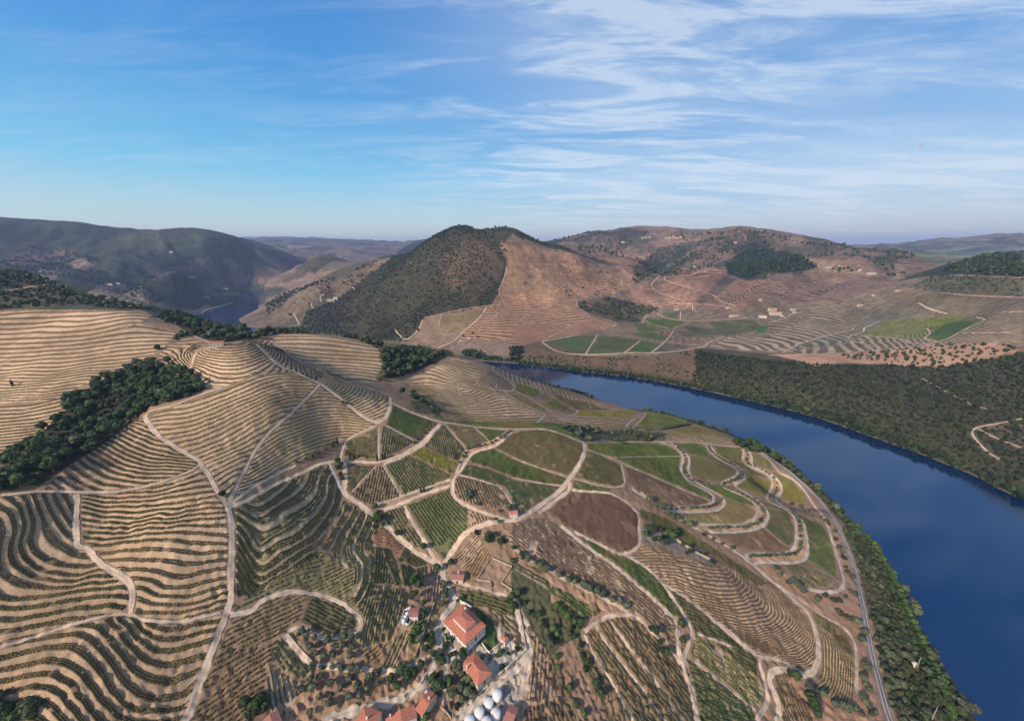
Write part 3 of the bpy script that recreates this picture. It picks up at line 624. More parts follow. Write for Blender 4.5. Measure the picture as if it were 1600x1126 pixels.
d 690,272 800,300 895,340 955,425 972,475 900,468 835,450 842,400 825,345 780,308|d 800,310 950,460|1.6|yg|yg|yellow green vineyard bordered by the outermost track near the railway
d 345,355 460,372 560,405 650,450 672,490 600,470 510,438 440,400|d 380,365 640,480|1.5|green|gr|narrow dark green band above the tan switchback vineyard
d 510,442 672,520 665,550 600,583 500,592 330,590 222,545 360,525 480,500|d 530,480 600,580|1.9|brown|yg|tan green vineyard inside the second hairpin
d 435,658 600,645 720,622 790,680 878,742 800,758 700,748 610,738|d 620,640 690,750|2|brown|br|brown striped vineyard on the inside of the lower hairpin
d 745,503 860,528 898,600 902,690 870,722 800,670 742,615 762,560|d 770,510 880,700|1.6|olive|gr|olive green vineyard left of the tree lined double track
d 935,545 1070,605 1110,690 1140,800 1152,912 1070,860 988,800 985,700 965,610|d 960,560 1120,890|1.6|green|gr|tall green vineyard nearest the railway
d 845,832 950,825 1050,880 1145,935 1110,965 1000,968 900,930|d 900,840 990,960|2|pale|ol|fan of striped vines at the lowest track bend near the railway
d 690,455 760,475 870,520 920,545 800,500 740,490|d 700,460 860,520|1.5|green|gr|sliver of green vines between double tracks
f 0,235 190,172 350,85 440,115 520,175 562,225 545,262 488,292 600,338 730,362 770,400 900,470 1000,520 1055,545 985,600 800,606 600,610 400,600 290,550 220,480 100,380 0,370|g13|1|tan|ol|broad terraced hill with curving stripes beyond the ridge road
f 0,425 60,440 140,500 250,560 200,545 100,530 0,520|f 20,440 80,520|2.4|brown|dk|small shadowed vineyard below the scrubby hollow on the ridge
f 500,290 560,262 580,215 640,190 690,230 775,285 808,315 805,342 740,348 610,322|z|3|tan|ol|terraced spur facing the river bend left of the oval green field
f 655,160 800,200 1000,285 1250,350 1460,425 1480,440 1250,415 1000,325 830,285 720,230 665,195|f 750,195 770,240|4|pink|dk|vineyard strip with cross rows lining the river bank
f 825,292 900,310 1000,345 1015,380 960,392 880,375 822,345|f 850,300 960,380|1.8|green|gr|oval bright green vineyard near the river bend
f 765,372 850,390 950,440 1040,490 1065,525 950,480 850,430|f 800,380 1000,480|1.8|olive|ol|narrow dark olive vineyard beneath the oval green field
f 1045,450 1130,432 1200,455 1225,485 1195,512 1120,495|f 1080,450 1190,500|1.8|olive|gr|small rounded green vineyard right of the narrow olive one
f 1030,360 1100,400 1180,440 1260,500 1270,530 1210,540 1230,490 1180,445 1090,425 1000,430 930,400 1010,390|z|2.6|tan|ol|terraces wrapping round the oval green field
f 1100,370 1250,420 1400,440 1500,490 1580,500 1320,500 1270,480 1180,430|f 1150,390 1300,480|2.2|dgreen|dk|dark vineyard above the river trees on the near bank
f 1310,508 1600,512 b3 740,305 680,345 400,340 380,335 385,310|f 1330,520 1600,530|1.9|olive|yg|pale green level vineyard near the river trees
b3 215,350 400,348 640,355 690,365 600,400 520,408 400,400 300,372|g14|1|tan|ol|pale striped terraces below the level green vineyard
b3 790,312 900,320 1010,350 1030,375 1000,390 850,400 715,412 700,405 780,345|b3 800,320 960,380|1.6|green|gr|rounded green vineyard close to the river with an olive hedge below
b3 870,440 1060,395 1080,385 1150,410 1300,490 1200,500 1000,475 930,470|z|2.6|tan|ol|striped terraces above the small boat of trees on the near bank
b3 0,372 130,378 220,380 350,435 400,470 290,435 190,404 60,408 b2 1480,405 1280,392 1100,365 1000,330 1130,360 1300,372 1450,380|b2 1200,378 1480,395|2|dgreen|gr|dark green grassy strip behind the ridge road
'''.strip().splitlines()]
GUIDES = {
'g0': 'c1 0,760,-1 150,720,-1 300,690,-1 420,690,-1 500,740,-1 600,850,-1 650,940,-1 720,1020,-1 800,1060,-1 920,1060,-1 1080,1040,-1 350,630,0 450,615,0 530,650,0 620,740,0 690,840,0 780,940,0 850,985,0 950,1000,0 1100,970,0 0,830,-2 150,800,-2 300,780,-2 400,795,-2 470,840,-2 560,940,-2 650,1040,-2 730,1110,-2 1080,1110,-2 0,890,-3 150,860,-3 280,850,-3 360,885,-3 450,980,-3 520,1060,-3 580,1126,-3 90,950,-4 200,920,-4 300,935,-4 380,985,-4 440,1060,-4 490,1126,-4 200,1000,-5 280,1030,-5 350,1100,-5 530,570,1 580,580,1 660,680,1 760,800,1 850,865,1 950,885,1 1100,860,1 1200,820,1 640,530,2 700,590,2 800,715,2 900,785,2 1000,800,2 1100,775,2 1220,740,2 700,540,3 800,640,3 880,700,3 960,715,3 1100,690,3 1250,650,3 800,550,4 880,620,4 950,650,4 1080,640,4 1290,590,4 870,560,5 950,590,5 1080,580,5 1310,540,5 1130,930,-.3',
'g1': 'c1 0,610,0 150,580,0 300,550,0 420,535,0 0,525,1 130,530,1 300,500,1 500,460,1 640,445,1 720,460,1 0,460,2 150,460,2 350,430,2 600,395,2 740,400,2 0,410,3 100,420,3 250,400,3 450,365,3 650,350,3 740,345,3 0,250,4 80,290,4 200,330,4 320,345,4 500,320,4 700,290,4 60,128,5 75,190,5 140,250,5 250,290,5 400,305,5 550,270,5 130,128,6 170,190,6 260,250,6 380,275,6 500,270,6 650,255,6 190,128,7 230,165,7 330,205,7 430,215,7 550,210,7 b1 0,880,5 60,900,5 80,960,5 90,1040,5 70,830,6 120,880,6 150,980,6 120,1060,6 140,815,7 175,900,7 190,980,7 165,1060,7 190,790,8 220,870,8 260,960,8 310,1040,8 380,1100,8 250,790,9 290,880,9 340,960,9 400,1040,9 310,790,10 350,870,10 400,950,10 440,1000,10 370,790,11 420,880,11 440,920,11',
'g2': 'c1 815,490,0 950,490,0 1100,480,0 1320,420,0 800,400,1 900,440,1 1050,450,1 1200,420,1 1335,375,1 800,345,2 900,380,2 1050,395,2 1200,370,2 1330,330,2 800,290,3 880,300,3 950,340,3 1050,345,3 1200,310,3 1330,285,3 730,235,4 850,240,4 1000,275,4 1150,260,4 1330,225,4 650,185,5 800,185,5 1000,190,5 1150,205,5 1330,180,5 590,145,6 700,130,6 900,120,6 1100,135,6 1330,130,6 520,90,7 700,80,7 900,60,7 1100,85,7 1340,90,7 490,50,8 700,55,8 900,30,8 1100,20,8 1340,40,8 b1 480,980,10 700,990,10 900,960,10 1100,950,10 1330,925,10 480,900,12 600,930,12 800,940,12 1000,920,12 1310,880,12 480,840,14 600,870,14 800,870,14 1000,850,14 1280,805,14 480,800,16 600,815,16 800,810,16 1000,785,16 1250,745,16 880,760,18 1050,720,18 1180,670,18',
'g3': 'b1 390,670,0 450,720,0 520,750,0 590,775,0 430,640,1 500,690,1 600,740,1 740,750,1 470,600,2 560,660,2 680,710,2 800,730,2 500,570,3 600,630,3 720,680,3 850,700,3 960,700,3 560,530,5 660,590,5 800,640,5 950,650,5 1060,655,5 640,480,8 750,540,8 900,590,8 1050,600,8 1150,612,8 720,420,11 850,480,11 980,515,11 1060,550,11 770,395,13 860,430,13 930,460,13',
'g4': 'b1 880,350,12 1100,320,12 1300,250,12 1500,170,12 900,420,9 1100,400,9 1300,330,9 1500,240,9 1000,500,6 1200,450,6 1350,380,6 1500,300,6 1190,550,3 1350,480,3 1500,390,3 1200,620,0 1350,560,0 1480,500,0 1240,700,-3 1350,640,-3 1430,600,-3 1290,790,-6 1380,720,-6 b2 0,165,12 150,120,12 300,125,12 0,240,9 150,185,9 290,180,9 0,310,6 130,250,6 220,225,6 0,390,3 100,330,3',
'g5': 'b2 0,700,0 100,640,0 250,560,0 400,510,0 500,480,0 40,610,3 200,510,3 350,450,3 500,430,3 600,430,3 90,500,6 250,430,6 400,385,6 550,375,6 690,390,6 200,380,9 300,345,9 450,325,9 600,340,9 280,290,12 400,270,12 520,280,12 350,205,15 430,210,15',
'g6': 'a2 100,850,10 250,845,10 400,850,10 560,870,10 120,890,8 250,890,8 400,895,8 700,930,8 170,925,6 300,945,6 450,955,6 735,970,6 240,975,4 400,990,4 550,1000,4 740,1020,4 330,1020,2 500,1035,2 740,1055,2 430,1070,0 560,1070,0 720,1090,0 -40,800,12 800,830,12',
'g7': 'a1 -50,720,17 200,705,17 500,700,17 850,700,17 -50,765,15.3 250,760,15.3 500,750,15.3 850,722,15.3 -50,815,13.6 250,800,13.6 600,780,13.6 800,752,13.6 -50,865,11.9 200,860,11.9 500,845,11.9 800,790,11.9 1000,820,11.9 -50,915,10.2 300,900,10.2 700,860,10.2 1000,850,10.2 -50,980,7.65 300,960,7.65 700,915,7.65 960,900,7.65 -50,1040,5.1 300,1025,5.1 700,980,5.1 850,960,5.1 -50,1100,2.55 300,1080,2.55 600,1040,2.55 b1 -50,150,0 300,130,0 520,100,0 -50,220,-3.4 250,210,-3.4 450,180,-3.4 -50,265,-6.8 200,250,-6.8',
'g8': 'b1 -50,290,17 200,272,17 450,210,17 -50,340,14.45 200,320,14.45 420,280,14.45 -50,400,11.9 200,380,11.9 320,350,11.9 -50,460,8.5 150,440,8.5 250,425,8.5 -50,520,5.1 150,500,5.1 -50,580,1.7 80,570,1.7',
'g9': 'b2 150,725,0 100,765,0 0,830,0 260,680,1 225,740,1 130,820,1 0,895,1 370,640,2.2 340,740,2.2 270,820,2.2 130,900,2.2 0,960,2.2 440,660,3.2 400,720,3.2 395,800,3.2 330,895,3.2 220,985,3.2 80,1060,3.2 0,1110,3.2 465,700,4.2 450,800,4.2 405,905,4.2 320,1000,4.2 200,1085,4.2 100,1126,4.2 490,790,5.2 470,880,5.2 420,970,5.2 340,1070,5.2 c2 290,90,5.2 150,180,5.2 0,255,5.2 370,130,7 250,215,7 100,300,7 0,345,7 c1 1400,60,5 1400,200,7.5 1400,320,9.5 b1 1400,900,2.2 1400,1000,4',
'g10': 'b2 545,860,0 500,960,0 440,1060,0 c2 390,120,0 590,-105,1 540,-30,1 495,50,1 465,120,1 470,220,1 b2 630,895,2 590,990,2 550,1080,2 c2 540,100,2 580,220,2 572,340,2 b2 665,940,3 635,1010,3 615,1080,3 c2 600,90,3 650,200,3 640,320,3 590,420,3 b2 695,1000,4 665,1060,4 c2 652,100,4 682,220,4 672,340,4 600,460,4',
'g11': 'c3 760,190,0 900,190,0 1050,215,0 1180,240,0 1260,235,0 800,225,2 950,235,2 1100,265,2 1220,282,2 1300,270,2 850,262,4 1000,285,4 1150,325,4 1250,335,4 1330,320,4 900,305,6 1050,345,6 1200,385,6 1340,385,6 980,370,9 1100,415,9 1250,450,9 1390,425,9 1430,350,9 1380,250,9 e 0,240,12 200,290,12 330,310,12 440,290,12 500,240,12 470,150,12 410,60,12 60,325,15 250,380,15 400,400,15 520,370,15 580,300,15 540,200,15 480,90,15 200,440,19 400,480,19 560,450,19 660,400,19 685,320,19 620,210,19 330,520,23 500,540,23 650,500,23 740,440,23 755,360,23 690,270,23 450,590,27 600,590,27 740,560,27 820,470,27 810,380,27 640,640,30 750,650,30 840,580,30 855,480,30',
'g12': 'e 840,280,0 920,450,0 950,650,0 940,800,0 870,850,0 900,330,3 990,480,3 1020,650,3 1010,820,3 950,920,3 960,380,6 1050,520,6 1090,700,6 1080,850,6 1030,980,6 1020,430,9 1110,580,9 1140,750,9 1130,900,9 1100,1010,9',
'g13': 'f 300,562,0 500,592,0 750,602,0 980,602,0 260,505,3 450,545,3 700,552,3 900,545,3 1040,545,3 200,445,6 400,490,6 600,495,6 800,475,6 930,495,6 100,372,10 300,412,10 450,425,10 600,412,10 700,390,10 0,330,14 200,345,14 370,362,14 450,370,14 550,335,14 0,270,18 150,252,18 300,292,18 420,290,18 220,160,22 350,220,22 480,270,22 260,130,26 420,170,26 550,215,26 340,95,29',
'g14': 'b3 220,352,0 400,350,0 640,356,0 270,368,2 450,370,2 660,372,2 360,388,4 500,392,4 590,395,4',
}
TWO_ROWS = {'g0','g1','g2','g3'}
# ------------------------------------------------------------------ survey: ground cover further off; right hill's dark gully strip is scrub plus painted shade   marks | colour | terrace line strength | line spacing m
COVER = [l.split('|') for l in '''
p -400,250 150,300 420,345 520,410 400,480 300,500 0,480 -400,480|.052,.058,.040|.25|9
a1 0,420 200,320 420,350 570,430 520,450 300,510 0,400|.19,.13,.095|.3|9
a1 500,590 600,540 720,545 820,610 890,660 760,680 600,620|.21,.165,.12|.6|8
a1 1080,400 1300,385 1501,390 1501,540 1340,560 1180,590 1000,540 980,450 1100,420|.15,.105,.078|.55|9
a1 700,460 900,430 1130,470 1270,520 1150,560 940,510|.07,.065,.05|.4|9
a2 -10,340 150,370 330,470 400,500 250,560 60,560 -10,520|.19,.13,.10|.4|10
a1 1020,270 1060,262 1110,275 1060,285|.16,.13,.10|.2|10
p 360,360 650,372 640,385 500,395 420,395|.13,.115,.09|.3|15
a2 0,300 930,300 880,330 600,420 480,470 200,420 0,340|.14,.11,.085|.3|15
a2 0,800 250,780 560,520 620,420 880,325 800,420 600,600 430,620 330,640 220,730 100,820|.13,.105,.065|.5|8
a2 60,620 330,540 420,470 520,430 460,520 330,620 150,720 0,760|.17,.13,.085|.4|8
a2 400,590 540,520 640,430 870,330 880,345 720,470 590,575 490,620|.17,.125,.075|.5|8
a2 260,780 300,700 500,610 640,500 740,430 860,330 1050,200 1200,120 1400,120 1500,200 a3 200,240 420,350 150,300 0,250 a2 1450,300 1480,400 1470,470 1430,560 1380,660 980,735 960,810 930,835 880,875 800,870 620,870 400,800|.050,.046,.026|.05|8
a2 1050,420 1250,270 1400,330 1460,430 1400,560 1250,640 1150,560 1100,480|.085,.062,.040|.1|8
a2 1430,300 1501,310 a3 100,320 280,350 430,370 600,440 740,510 690,560 600,600 480,610 390,640 380,690 480,735 610,770 600,800 400,830 200,870 60,900 0,930 a2 1480,940 1300,870 1150,870 1060,920 950,860 940,810 985,740 1370,665 1440,560 1480,420|.27,.165,.10|.8|8
a3 30,370 420,380 520,470 420,540 230,510 150,440|.235,.14,.085|.8|8
a3 60,560 270,560 270,640 200,660 0,655|.31,.185,.105|.9|8
a3 400,375 470,370 740,500 740,530 690,550 520,460|.25,.165,.115|.4|7
a3 0,785 340,780 480,740 600,775 400,830 150,880 0,910|.285,.165,.105|.5|6
a2 940,830 985,740 1350,670 1330,720 1250,780 1170,870 1060,915 960,870|.21,.15,.10|.9|6
a2 1090,730 1340,680 1300,740 1230,800 1090,810|.20,.15,.08|.4|8
a2 1180,880 1501,860 a3 60,900 40,960 a2 1400,960 1100,920|.20,.145,.11|.9|7
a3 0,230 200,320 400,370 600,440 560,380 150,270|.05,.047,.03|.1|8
a3 140,265 750,210 1080,250 1320,220 1501,240 1501,330 1250,420 1160,440 1000,480 860,500 700,545 740,510 600,430 430,370 250,300|.155,.105,.075|.55|11
a3 680,380 830,370 830,400 760,410 680,400|.27,.18,.13|.3|9
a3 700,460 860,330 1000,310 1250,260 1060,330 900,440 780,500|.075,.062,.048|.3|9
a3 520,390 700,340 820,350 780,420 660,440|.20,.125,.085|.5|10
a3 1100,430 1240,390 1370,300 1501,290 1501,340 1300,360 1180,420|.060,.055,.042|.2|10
a3 630,590 750,545 880,520 1000,450 1180,430 1290,470 1501,520 1501,640 1300,700 1150,705 1000,680 850,670 700,640|.215,.13,.09|.8|7
a3 900,520 1000,470 1200,450 1260,470 1220,550 1050,560|.25,.145,.095|.9|7
a3 1080,640 1250,500 1310,510 1180,620 1120,650|.13,.095,.075|.5|7
a4 0,500 100,480 300,470 420,480 640,490 780,530 600,580 420,640 100,650 0,640|.165,.11,.082|.8|7
a4 0,260 200,280 400,300 600,300 720,330 900,380 1010,430 900,470 640,480 420,440 250,380 100,340 0,310|.17,.118,.084|.5|9
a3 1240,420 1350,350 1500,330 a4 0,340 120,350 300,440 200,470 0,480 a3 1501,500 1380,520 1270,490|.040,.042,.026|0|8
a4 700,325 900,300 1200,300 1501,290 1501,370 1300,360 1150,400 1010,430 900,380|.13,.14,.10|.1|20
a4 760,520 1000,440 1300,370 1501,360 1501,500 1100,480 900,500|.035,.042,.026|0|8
a4 820,560 960,500 1100,490 1501,505 1501,615 1200,605 1000,590 900,580|.135,.12,.075|.3|8
a4 400,650 660,590 900,570 1100,600 1501,630 1501,880 1300,890 1000,900 700,930 400,950 0,960 0,700|.17,.135,.09|.85|7
a4 660,600 830,570 960,580 1100,610 1200,640 900,640 760,630|.20,.15,.085|.5|7
a4 100,935 300,860 480,820 620,700 800,690 950,700 750,740 640,770 560,850 400,900|.13,.12,.085|.8|6
a4 560,840 690,750 870,735 1060,720 1290,750 1180,800 1010,880 900,860 720,850|.135,.14,.05|.6|6
a4 930,840 1060,760 1220,750 1130,820 1020,870|.06,.10,.03|.2|6
a4 860,745 1060,740 1120,750 1000,780 850,770|.11,.13,.03|.2|6
a3 640,700 1000,680 1501,700 1501,960 1300,950 1080,920 820,945 60,960 170,870 400,830 600,790|.17,.13,.095|.5|5
a3 180,875 400,838 495,838 430,950 300,945 220,910|.075,.10,.045|.25|4
a3 505,840 750,870 650,943 445,950|.085,.105,.042|.25|4
a3 765,870 870,895 810,943 670,943|.065,.105,.03|.25|4
a3 875,895 1050,900 850,943 820,943|.10,.095,.07|.25|4
a3 800,735 900,745 1020,765 930,795 840,780 785,755|.065,.105,.025|.3|4
a3 690,775 760,770 900,800 780,820|.08,.115,.03|.3|4
a3 870,705 980,705 975,745 900,730|.08,.11,.035|.3|4
a3 690,825 820,820 910,850 890,870 770,850|.075,.105,.035|.3|4
a3 1140,760 1400,745 1480,790 1350,830 1200,800|.085,.095,.05|.4|4
a3 1000,790 1200,800 1350,830 1250,840 1100,830|.075,.085,.05|.4|4
a3 1440,780 1500,780 1490,825 1440,825|.05,.105,.025|0|4
a3 940,810 1150,830 1200,850 1000,845|.11,.095,.055|.4|4
a3 1140,900 1260,850 1501,840 a4 200,760 440,780 500,800 280,855 90,935 a3 1400,935|.18,.14,.10|.95|6
a3 390,640 560,615 700,640 880,690 780,720 740,765 640,775 600,760 480,730 390,685|.105,.075,.05|0|8
a3 0,960 50,900 170,880 430,960 820,955 1130,915 1250,925 a4 300,955 700,930 1000,895 1400,890 1501,900 b4 1501,820 1100,620 500,400 0,260 b3 800,110 0,20|.125,.088,.058|0|8
a3 1080,915 1250,925 a4 100,960 300,1010 700,1010 950,1030 1300,980 1501,930 1700,930 b4 1700,900 1501,820 1100,620 500,400 0,260 b3 1300,215 1150,180 a3 1080,1060|.052,.050,.030|0|8
a4 0,957 300,950 480,948 700,925 900,905 1050,890 1380,890 1470,930 1300,970 1100,1010 950,1025 700,1005 400,1000 290,1015 200,985|.31,.19,.125|0|8
b4 1240,395 1501,365 1501,525 1400,480 1290,440|.12,.095,.075|.4|3
b3 0,20 200,50 400,80 600,100 600,60 400,30 100,-20|.11,.085,.055|0|8
a1 -50,440 280,520 480,600 900,690 640,690 450,655 200,690 -50,690|.055,.05,.03|0|8
a1 920,720 1060,700 1400,800 1501,850 1330,880 1220,870 1060,800|.065,.055,.033|0|8
b1 -60,660 120,560 330,340 560,130 830,20 1090,60 1210,170 1180,210 880,290 820,360 600,510 400,640 200,770 -60,795|.05,.045,.028|0|8
a2 735,960 760,905 900,905 900,930 770,955|.10,.105,.04|.2|8
a2 700,1110 745,1060 740,960 880,930 950,890 1150,950 1100,980 900,1070|.055,.052,.028|0|8
f 0,375 100,385 290,550 240,550 130,480 50,430|.09,.075,.045|0|8
c2 400,1130 500,1085 780,1010 960,920 1040,790 1020,745 860,830 340,815 280,900 240,980 190,1126|.235,.15,.095|0|8
c2 230,590 300,640 430,670 540,645 600,620 620,700 630,790 460,790 350,780 290,720|.25,.17,.11|0|8
c2 1060,440 1130,490 1060,590 1070,720 1020,740 870,800 900,640 960,470|.15,.115,.065|0|8
c2 1370,175 1490,220 1440,330 1500,375 1400,365 1290,315|.21,.14,.095|0|8
c3 0,120 200,230 400,320 600,420 700,480 560,500 420,580 260,440 0,290|.27,.17,.105|0|8
c3 0,180 160,240 230,350 240,430 400,520 410,620 280,700 230,740 130,600 20,470 0,400|.075,.075,.04|0|8
c3 270,690 360,650 400,740 450,850 520,1000 600,1180 400,1180 330,900|.20,.135,.09|0|8
c3 355,650 420,610 470,800 560,1000 640,1180 590,1180 520,1000 430,800|.10,.085,.05|0|8
c3 230,720 280,780 330,900 390,1180 350,1180 250,860|.13,.10,.06|0|8
c3 -40,350 40,440 120,560 110,680 90,850 60,1000 -20,1126 c2 1400,1126 1500,900|.36,.30,.23|0|8
h 385,480 540,640 690,500 640,420 860,560 960,650 740,850 620,900 500,740 400,690|.33,.29,.23|0|8
g 600,200 800,260 1000,420 1080,600 1080,760 950,860 880,800 760,720 900,520 700,260|.045,.07,.025|0|8
h 425,720 500,740 620,905 700,920 560,1010 460,1110 400,1050 410,900|.17,.125,.085|0|8
h 320,860 390,740 400,900 370,980 300,900|.16,.125,.085|0|8
h 560,1000 700,920 800,880 900,960 880,1126 470,1126|.21,.19,.17|0|8
d 640,780 700,830 880,900 1000,985 1180,990 1210,930 1180,800 1100,560 1160,660 1250,850 1320,1126 950,1126 800,960|.29,.175,.11|0|8
e 640,80 900,130 1100,120 1180,0 1240,200 1300,520 1400,1126 850,1126 760,900 640,760 900,860 1100,1020 1190,900 1180,560 1050,380|.27,.165,.105|0|8
c4 410,0 430,0 500,150 560,330 640,640 740,1000 780,1180 1180,1126 950,640 780,330 560,0|.095,.075,.045|0|8
b4 0,590 200,720 300,800 430,940 530,1010 380,830 160,650 0,500|.06,.065,.03|0|8
d -60,600 0,590 100,640 200,680 420,790 430,840 340,800 230,760 120,720 0,690|.19,.165,.13|0|8
d 150,520 380,500 455,490 480,455 500,460 490,495 450,515 380,525 230,525|.42,.25,.13|0|8
d 215,130 262,185 290,220 275,270 310,335 250,290 235,230 250,190|.34,.22,.13|0|8
d 400,160 440,205 560,255 610,300 600,345 520,375 485,365 570,320 585,290 500,240|.36,.22,.13|0|8
d 640,450 690,490 750,520 755,560 720,610 640,635 400,640 330,600 480,608 600,592 680,545|.40,.24,.13|0|8
d 890,525 960,600 980,700 980,780 950,812 780,818 640,810 640,770 870,770 915,730 920,640|.38,.23,.13|0|8
d 600,160 650,180 650,240 600,230|.34,.22,.13|0|8
d 760,310 830,355 840,400 800,460 750,450 790,390|.36,.22,.13|0|8
b2 740,625 930,535 1040,445 1080,390 1050,385 980,490 920,530 830,580 760,605|.30,.19,.115|0|8
b2 1500,430 1420,515 1270,555 1230,600 1180,690 1175,640 1210,570 1240,530 1380,500 1470,440|.38,.23,.13|0|8
b2 800,830 900,790 1140,710 1145,740 950,805 740,890 690,865|.28,.18,.11|0|8
b3 200,370 420,410 640,420 900,445 900,480 600,482 430,480 330,440|.085,.085,.045|0|8
b3 700,420 1060,390 900,440 700,440|.22,.15,.10|0|8
'''.strip().splitlines()]
# ------------------------------------------------------------------ ground sheet
DG = np.exp(GL)
PXG, PYG = project(GX, GY, H0)
wx = PXG + (vnoise(GX/14, GY/14, 51) - .5)*np.clip(2600/DG, 1, 9) + (vnoise(GX/70, GY/70, 52) - .5)*5
wy = PYG + (vnoise(GX/14, GY/14, 53) - .5)*np.clip(1500/DG, .6, 6) + (vnoise(GX/70, GY/70, 54) - .5)*3
COL = np.zeros(GX.shape + (4,), np.float32); BANK = np.zeros(GX.shape + (3,), np.float32); ROWV = np.zeros(GX.shape, np.float32)
COL[..., :3] = (.17, .125, .085)
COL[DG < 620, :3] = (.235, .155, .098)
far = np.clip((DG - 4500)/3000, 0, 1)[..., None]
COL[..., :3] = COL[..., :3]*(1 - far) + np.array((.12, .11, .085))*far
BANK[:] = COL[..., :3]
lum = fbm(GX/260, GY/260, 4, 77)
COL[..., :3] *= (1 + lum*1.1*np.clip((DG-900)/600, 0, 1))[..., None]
ROWV[:] = (H0 + fbm(GX/90, GY/90, 3, 61)*5)/3.2
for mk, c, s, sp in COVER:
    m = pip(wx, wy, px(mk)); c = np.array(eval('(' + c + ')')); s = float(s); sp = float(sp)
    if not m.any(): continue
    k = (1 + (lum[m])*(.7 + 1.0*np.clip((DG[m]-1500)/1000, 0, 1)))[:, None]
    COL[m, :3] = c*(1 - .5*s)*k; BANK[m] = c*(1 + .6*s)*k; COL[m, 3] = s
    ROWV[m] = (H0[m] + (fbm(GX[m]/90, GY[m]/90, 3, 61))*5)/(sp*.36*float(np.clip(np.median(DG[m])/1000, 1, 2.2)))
# scattered darker thickets and paler dry patches on the far hills
th = fbm(GX/170, GY/170, 5, 31); dm = (DG > 1100)
tk = np.clip((th - .07)*14, 0, 1)*dm*np.clip((DG-1100)/900, 0, 1)*.8
th2 = fbm(GX/45, GY/45, 4, 131); tk = np.maximum(tk, np.clip((th2 - .13)*16, 0, 1)*np.clip((DG-1000)/900, 0, 1)*.65)
COL[..., :3] = COL[..., :3]*(1 - tk[..., None]) + np.array((.042, .046, .030))*tk[..., None]
BANK[:] = BANK*(1 - tk[..., None]) + np.array((.042, .046, .030))*tk[..., None]
# distance to roads
RDIST = np.full(GX.shape, 99., np.float32)
def mark_road(W, hw, reach=4.0):
    for i in range(len(W) - 1):
        a = W[i, :2]; b = W[i+1, :2]; c = (a + b)/2; R = np.hypot(*(b - a))/2 + hw + reach; D = max(np.hypot(*c), 50)
        ca, cr = gidx(c[0], c[1]); da = int(R/D/dA) + 2
        r0 = int(np.interp(math.log(max(D - R, 46)), lnd, np.arange(len(lnd)))); r1 = int(np.interp(math.log(D + R), lnd, np.arange(len(lnd)))) + 2
        sl_ = (slice(max(r0-1, 0), r1 + 1), slice(max(int(ca) - da, 0), int(ca) + da + 1))
        d = seg_dist(GX[sl_], GY[sl_], np.array([a, b])) - hw
        RDIST[sl_] = np.minimum(RDIST[sl_], d)
road_lines = []
for mk, w, kind in ROADS:
    P = smooth_line(px(mk), 2); P = dens(P, 5.0); Wd = ground(P)
    # drop samples that leap across a skyline
    ok = [0]
    for i in range(1, len(Wd)):
        if np.hypot(*(Wd[i,:2] - Wd[ok[-1],:2])) < 60 + .12*np.hypot(*Wd[i,:2]): ok.append(i)
    Wd = Wd[ok]; Wd = dens(Wd[:, :2], 3.5)
    k = np.ones(5)/5
    if len(Wd) > 8:
        Q = np.pad(Wd, ((2,2),(0,0)), 'edge'); Wd = np.stack([np.convolve(Q[:,j], k, 'valid') for j in (0,1)], 1)
    hw = float(w)*(.39 if np.hypot(*Wd[len(Wd)//2]) < 700 else .33); road_lines.append((Wd, hw, kind)); mark_road(Wd, hw)
rail_w = dens(ground(dens(smooth_line(RAIL, 2), 6))[:, :2], 3)
k = np.ones(9)/9; Q = np.pad(rail_w, ((4,4),(0,0)), 'edge'); rail_w = np.stack([np.convolve(Q[:,j], k, 'valid') for j in (0,1)], 1)
mark_road(rail_w, 2.6)
# vineyard plots
HF = H0.copy(); plots = []
def row_field(rows, sp, P):
    if rows == 'z': return lambda x, y: (sample(H0, x, y) + (fbm(x/40, y/40, 2, 5))*1.6)/(float(sp)*.42)
    if rows[0] == 'g' and rows[1:].isdigit():
        Xs = []; V = []; t = TILES['p']
        for w in GUIDES[rows].split():
            if w in TILES: t = TILES[w]; continue
            a, b, v = map(float, w.split(',')); Xs.append((t[0] + a*t[2], t[1] + b*t[2])); V.append(v)
        g = ground(np.array(Xs))[:, :2]; V = np.array(V); ds = np.hypot(g[:,0], g[:,1]); md = np.median(ds); ok = (ds > md*.45) & (ds < md*1.8)
        g = g[ok]; V = V[ok]; mu = g.mean(0); sc = g.std(); w = tps_fit((g - mu)/sc, V, 3e-4)
        return lambda x, y: tps_eval((g - mu)/sc, w, (np.c_[np.ravel(x), np.ravel(y)] - mu)/sc).reshape(np.shape(x))
    g = ground(px(rows)); d = g[-1,:2] - g[0,:2]; d = d/np.hypot(*d); n = np.array([-d[1], d[0]]); s = float(sp)
    return lambda x, y: (x*n[0] + y*n[1])/s + (fbm(x/25, y/25, 2, 8))*.5
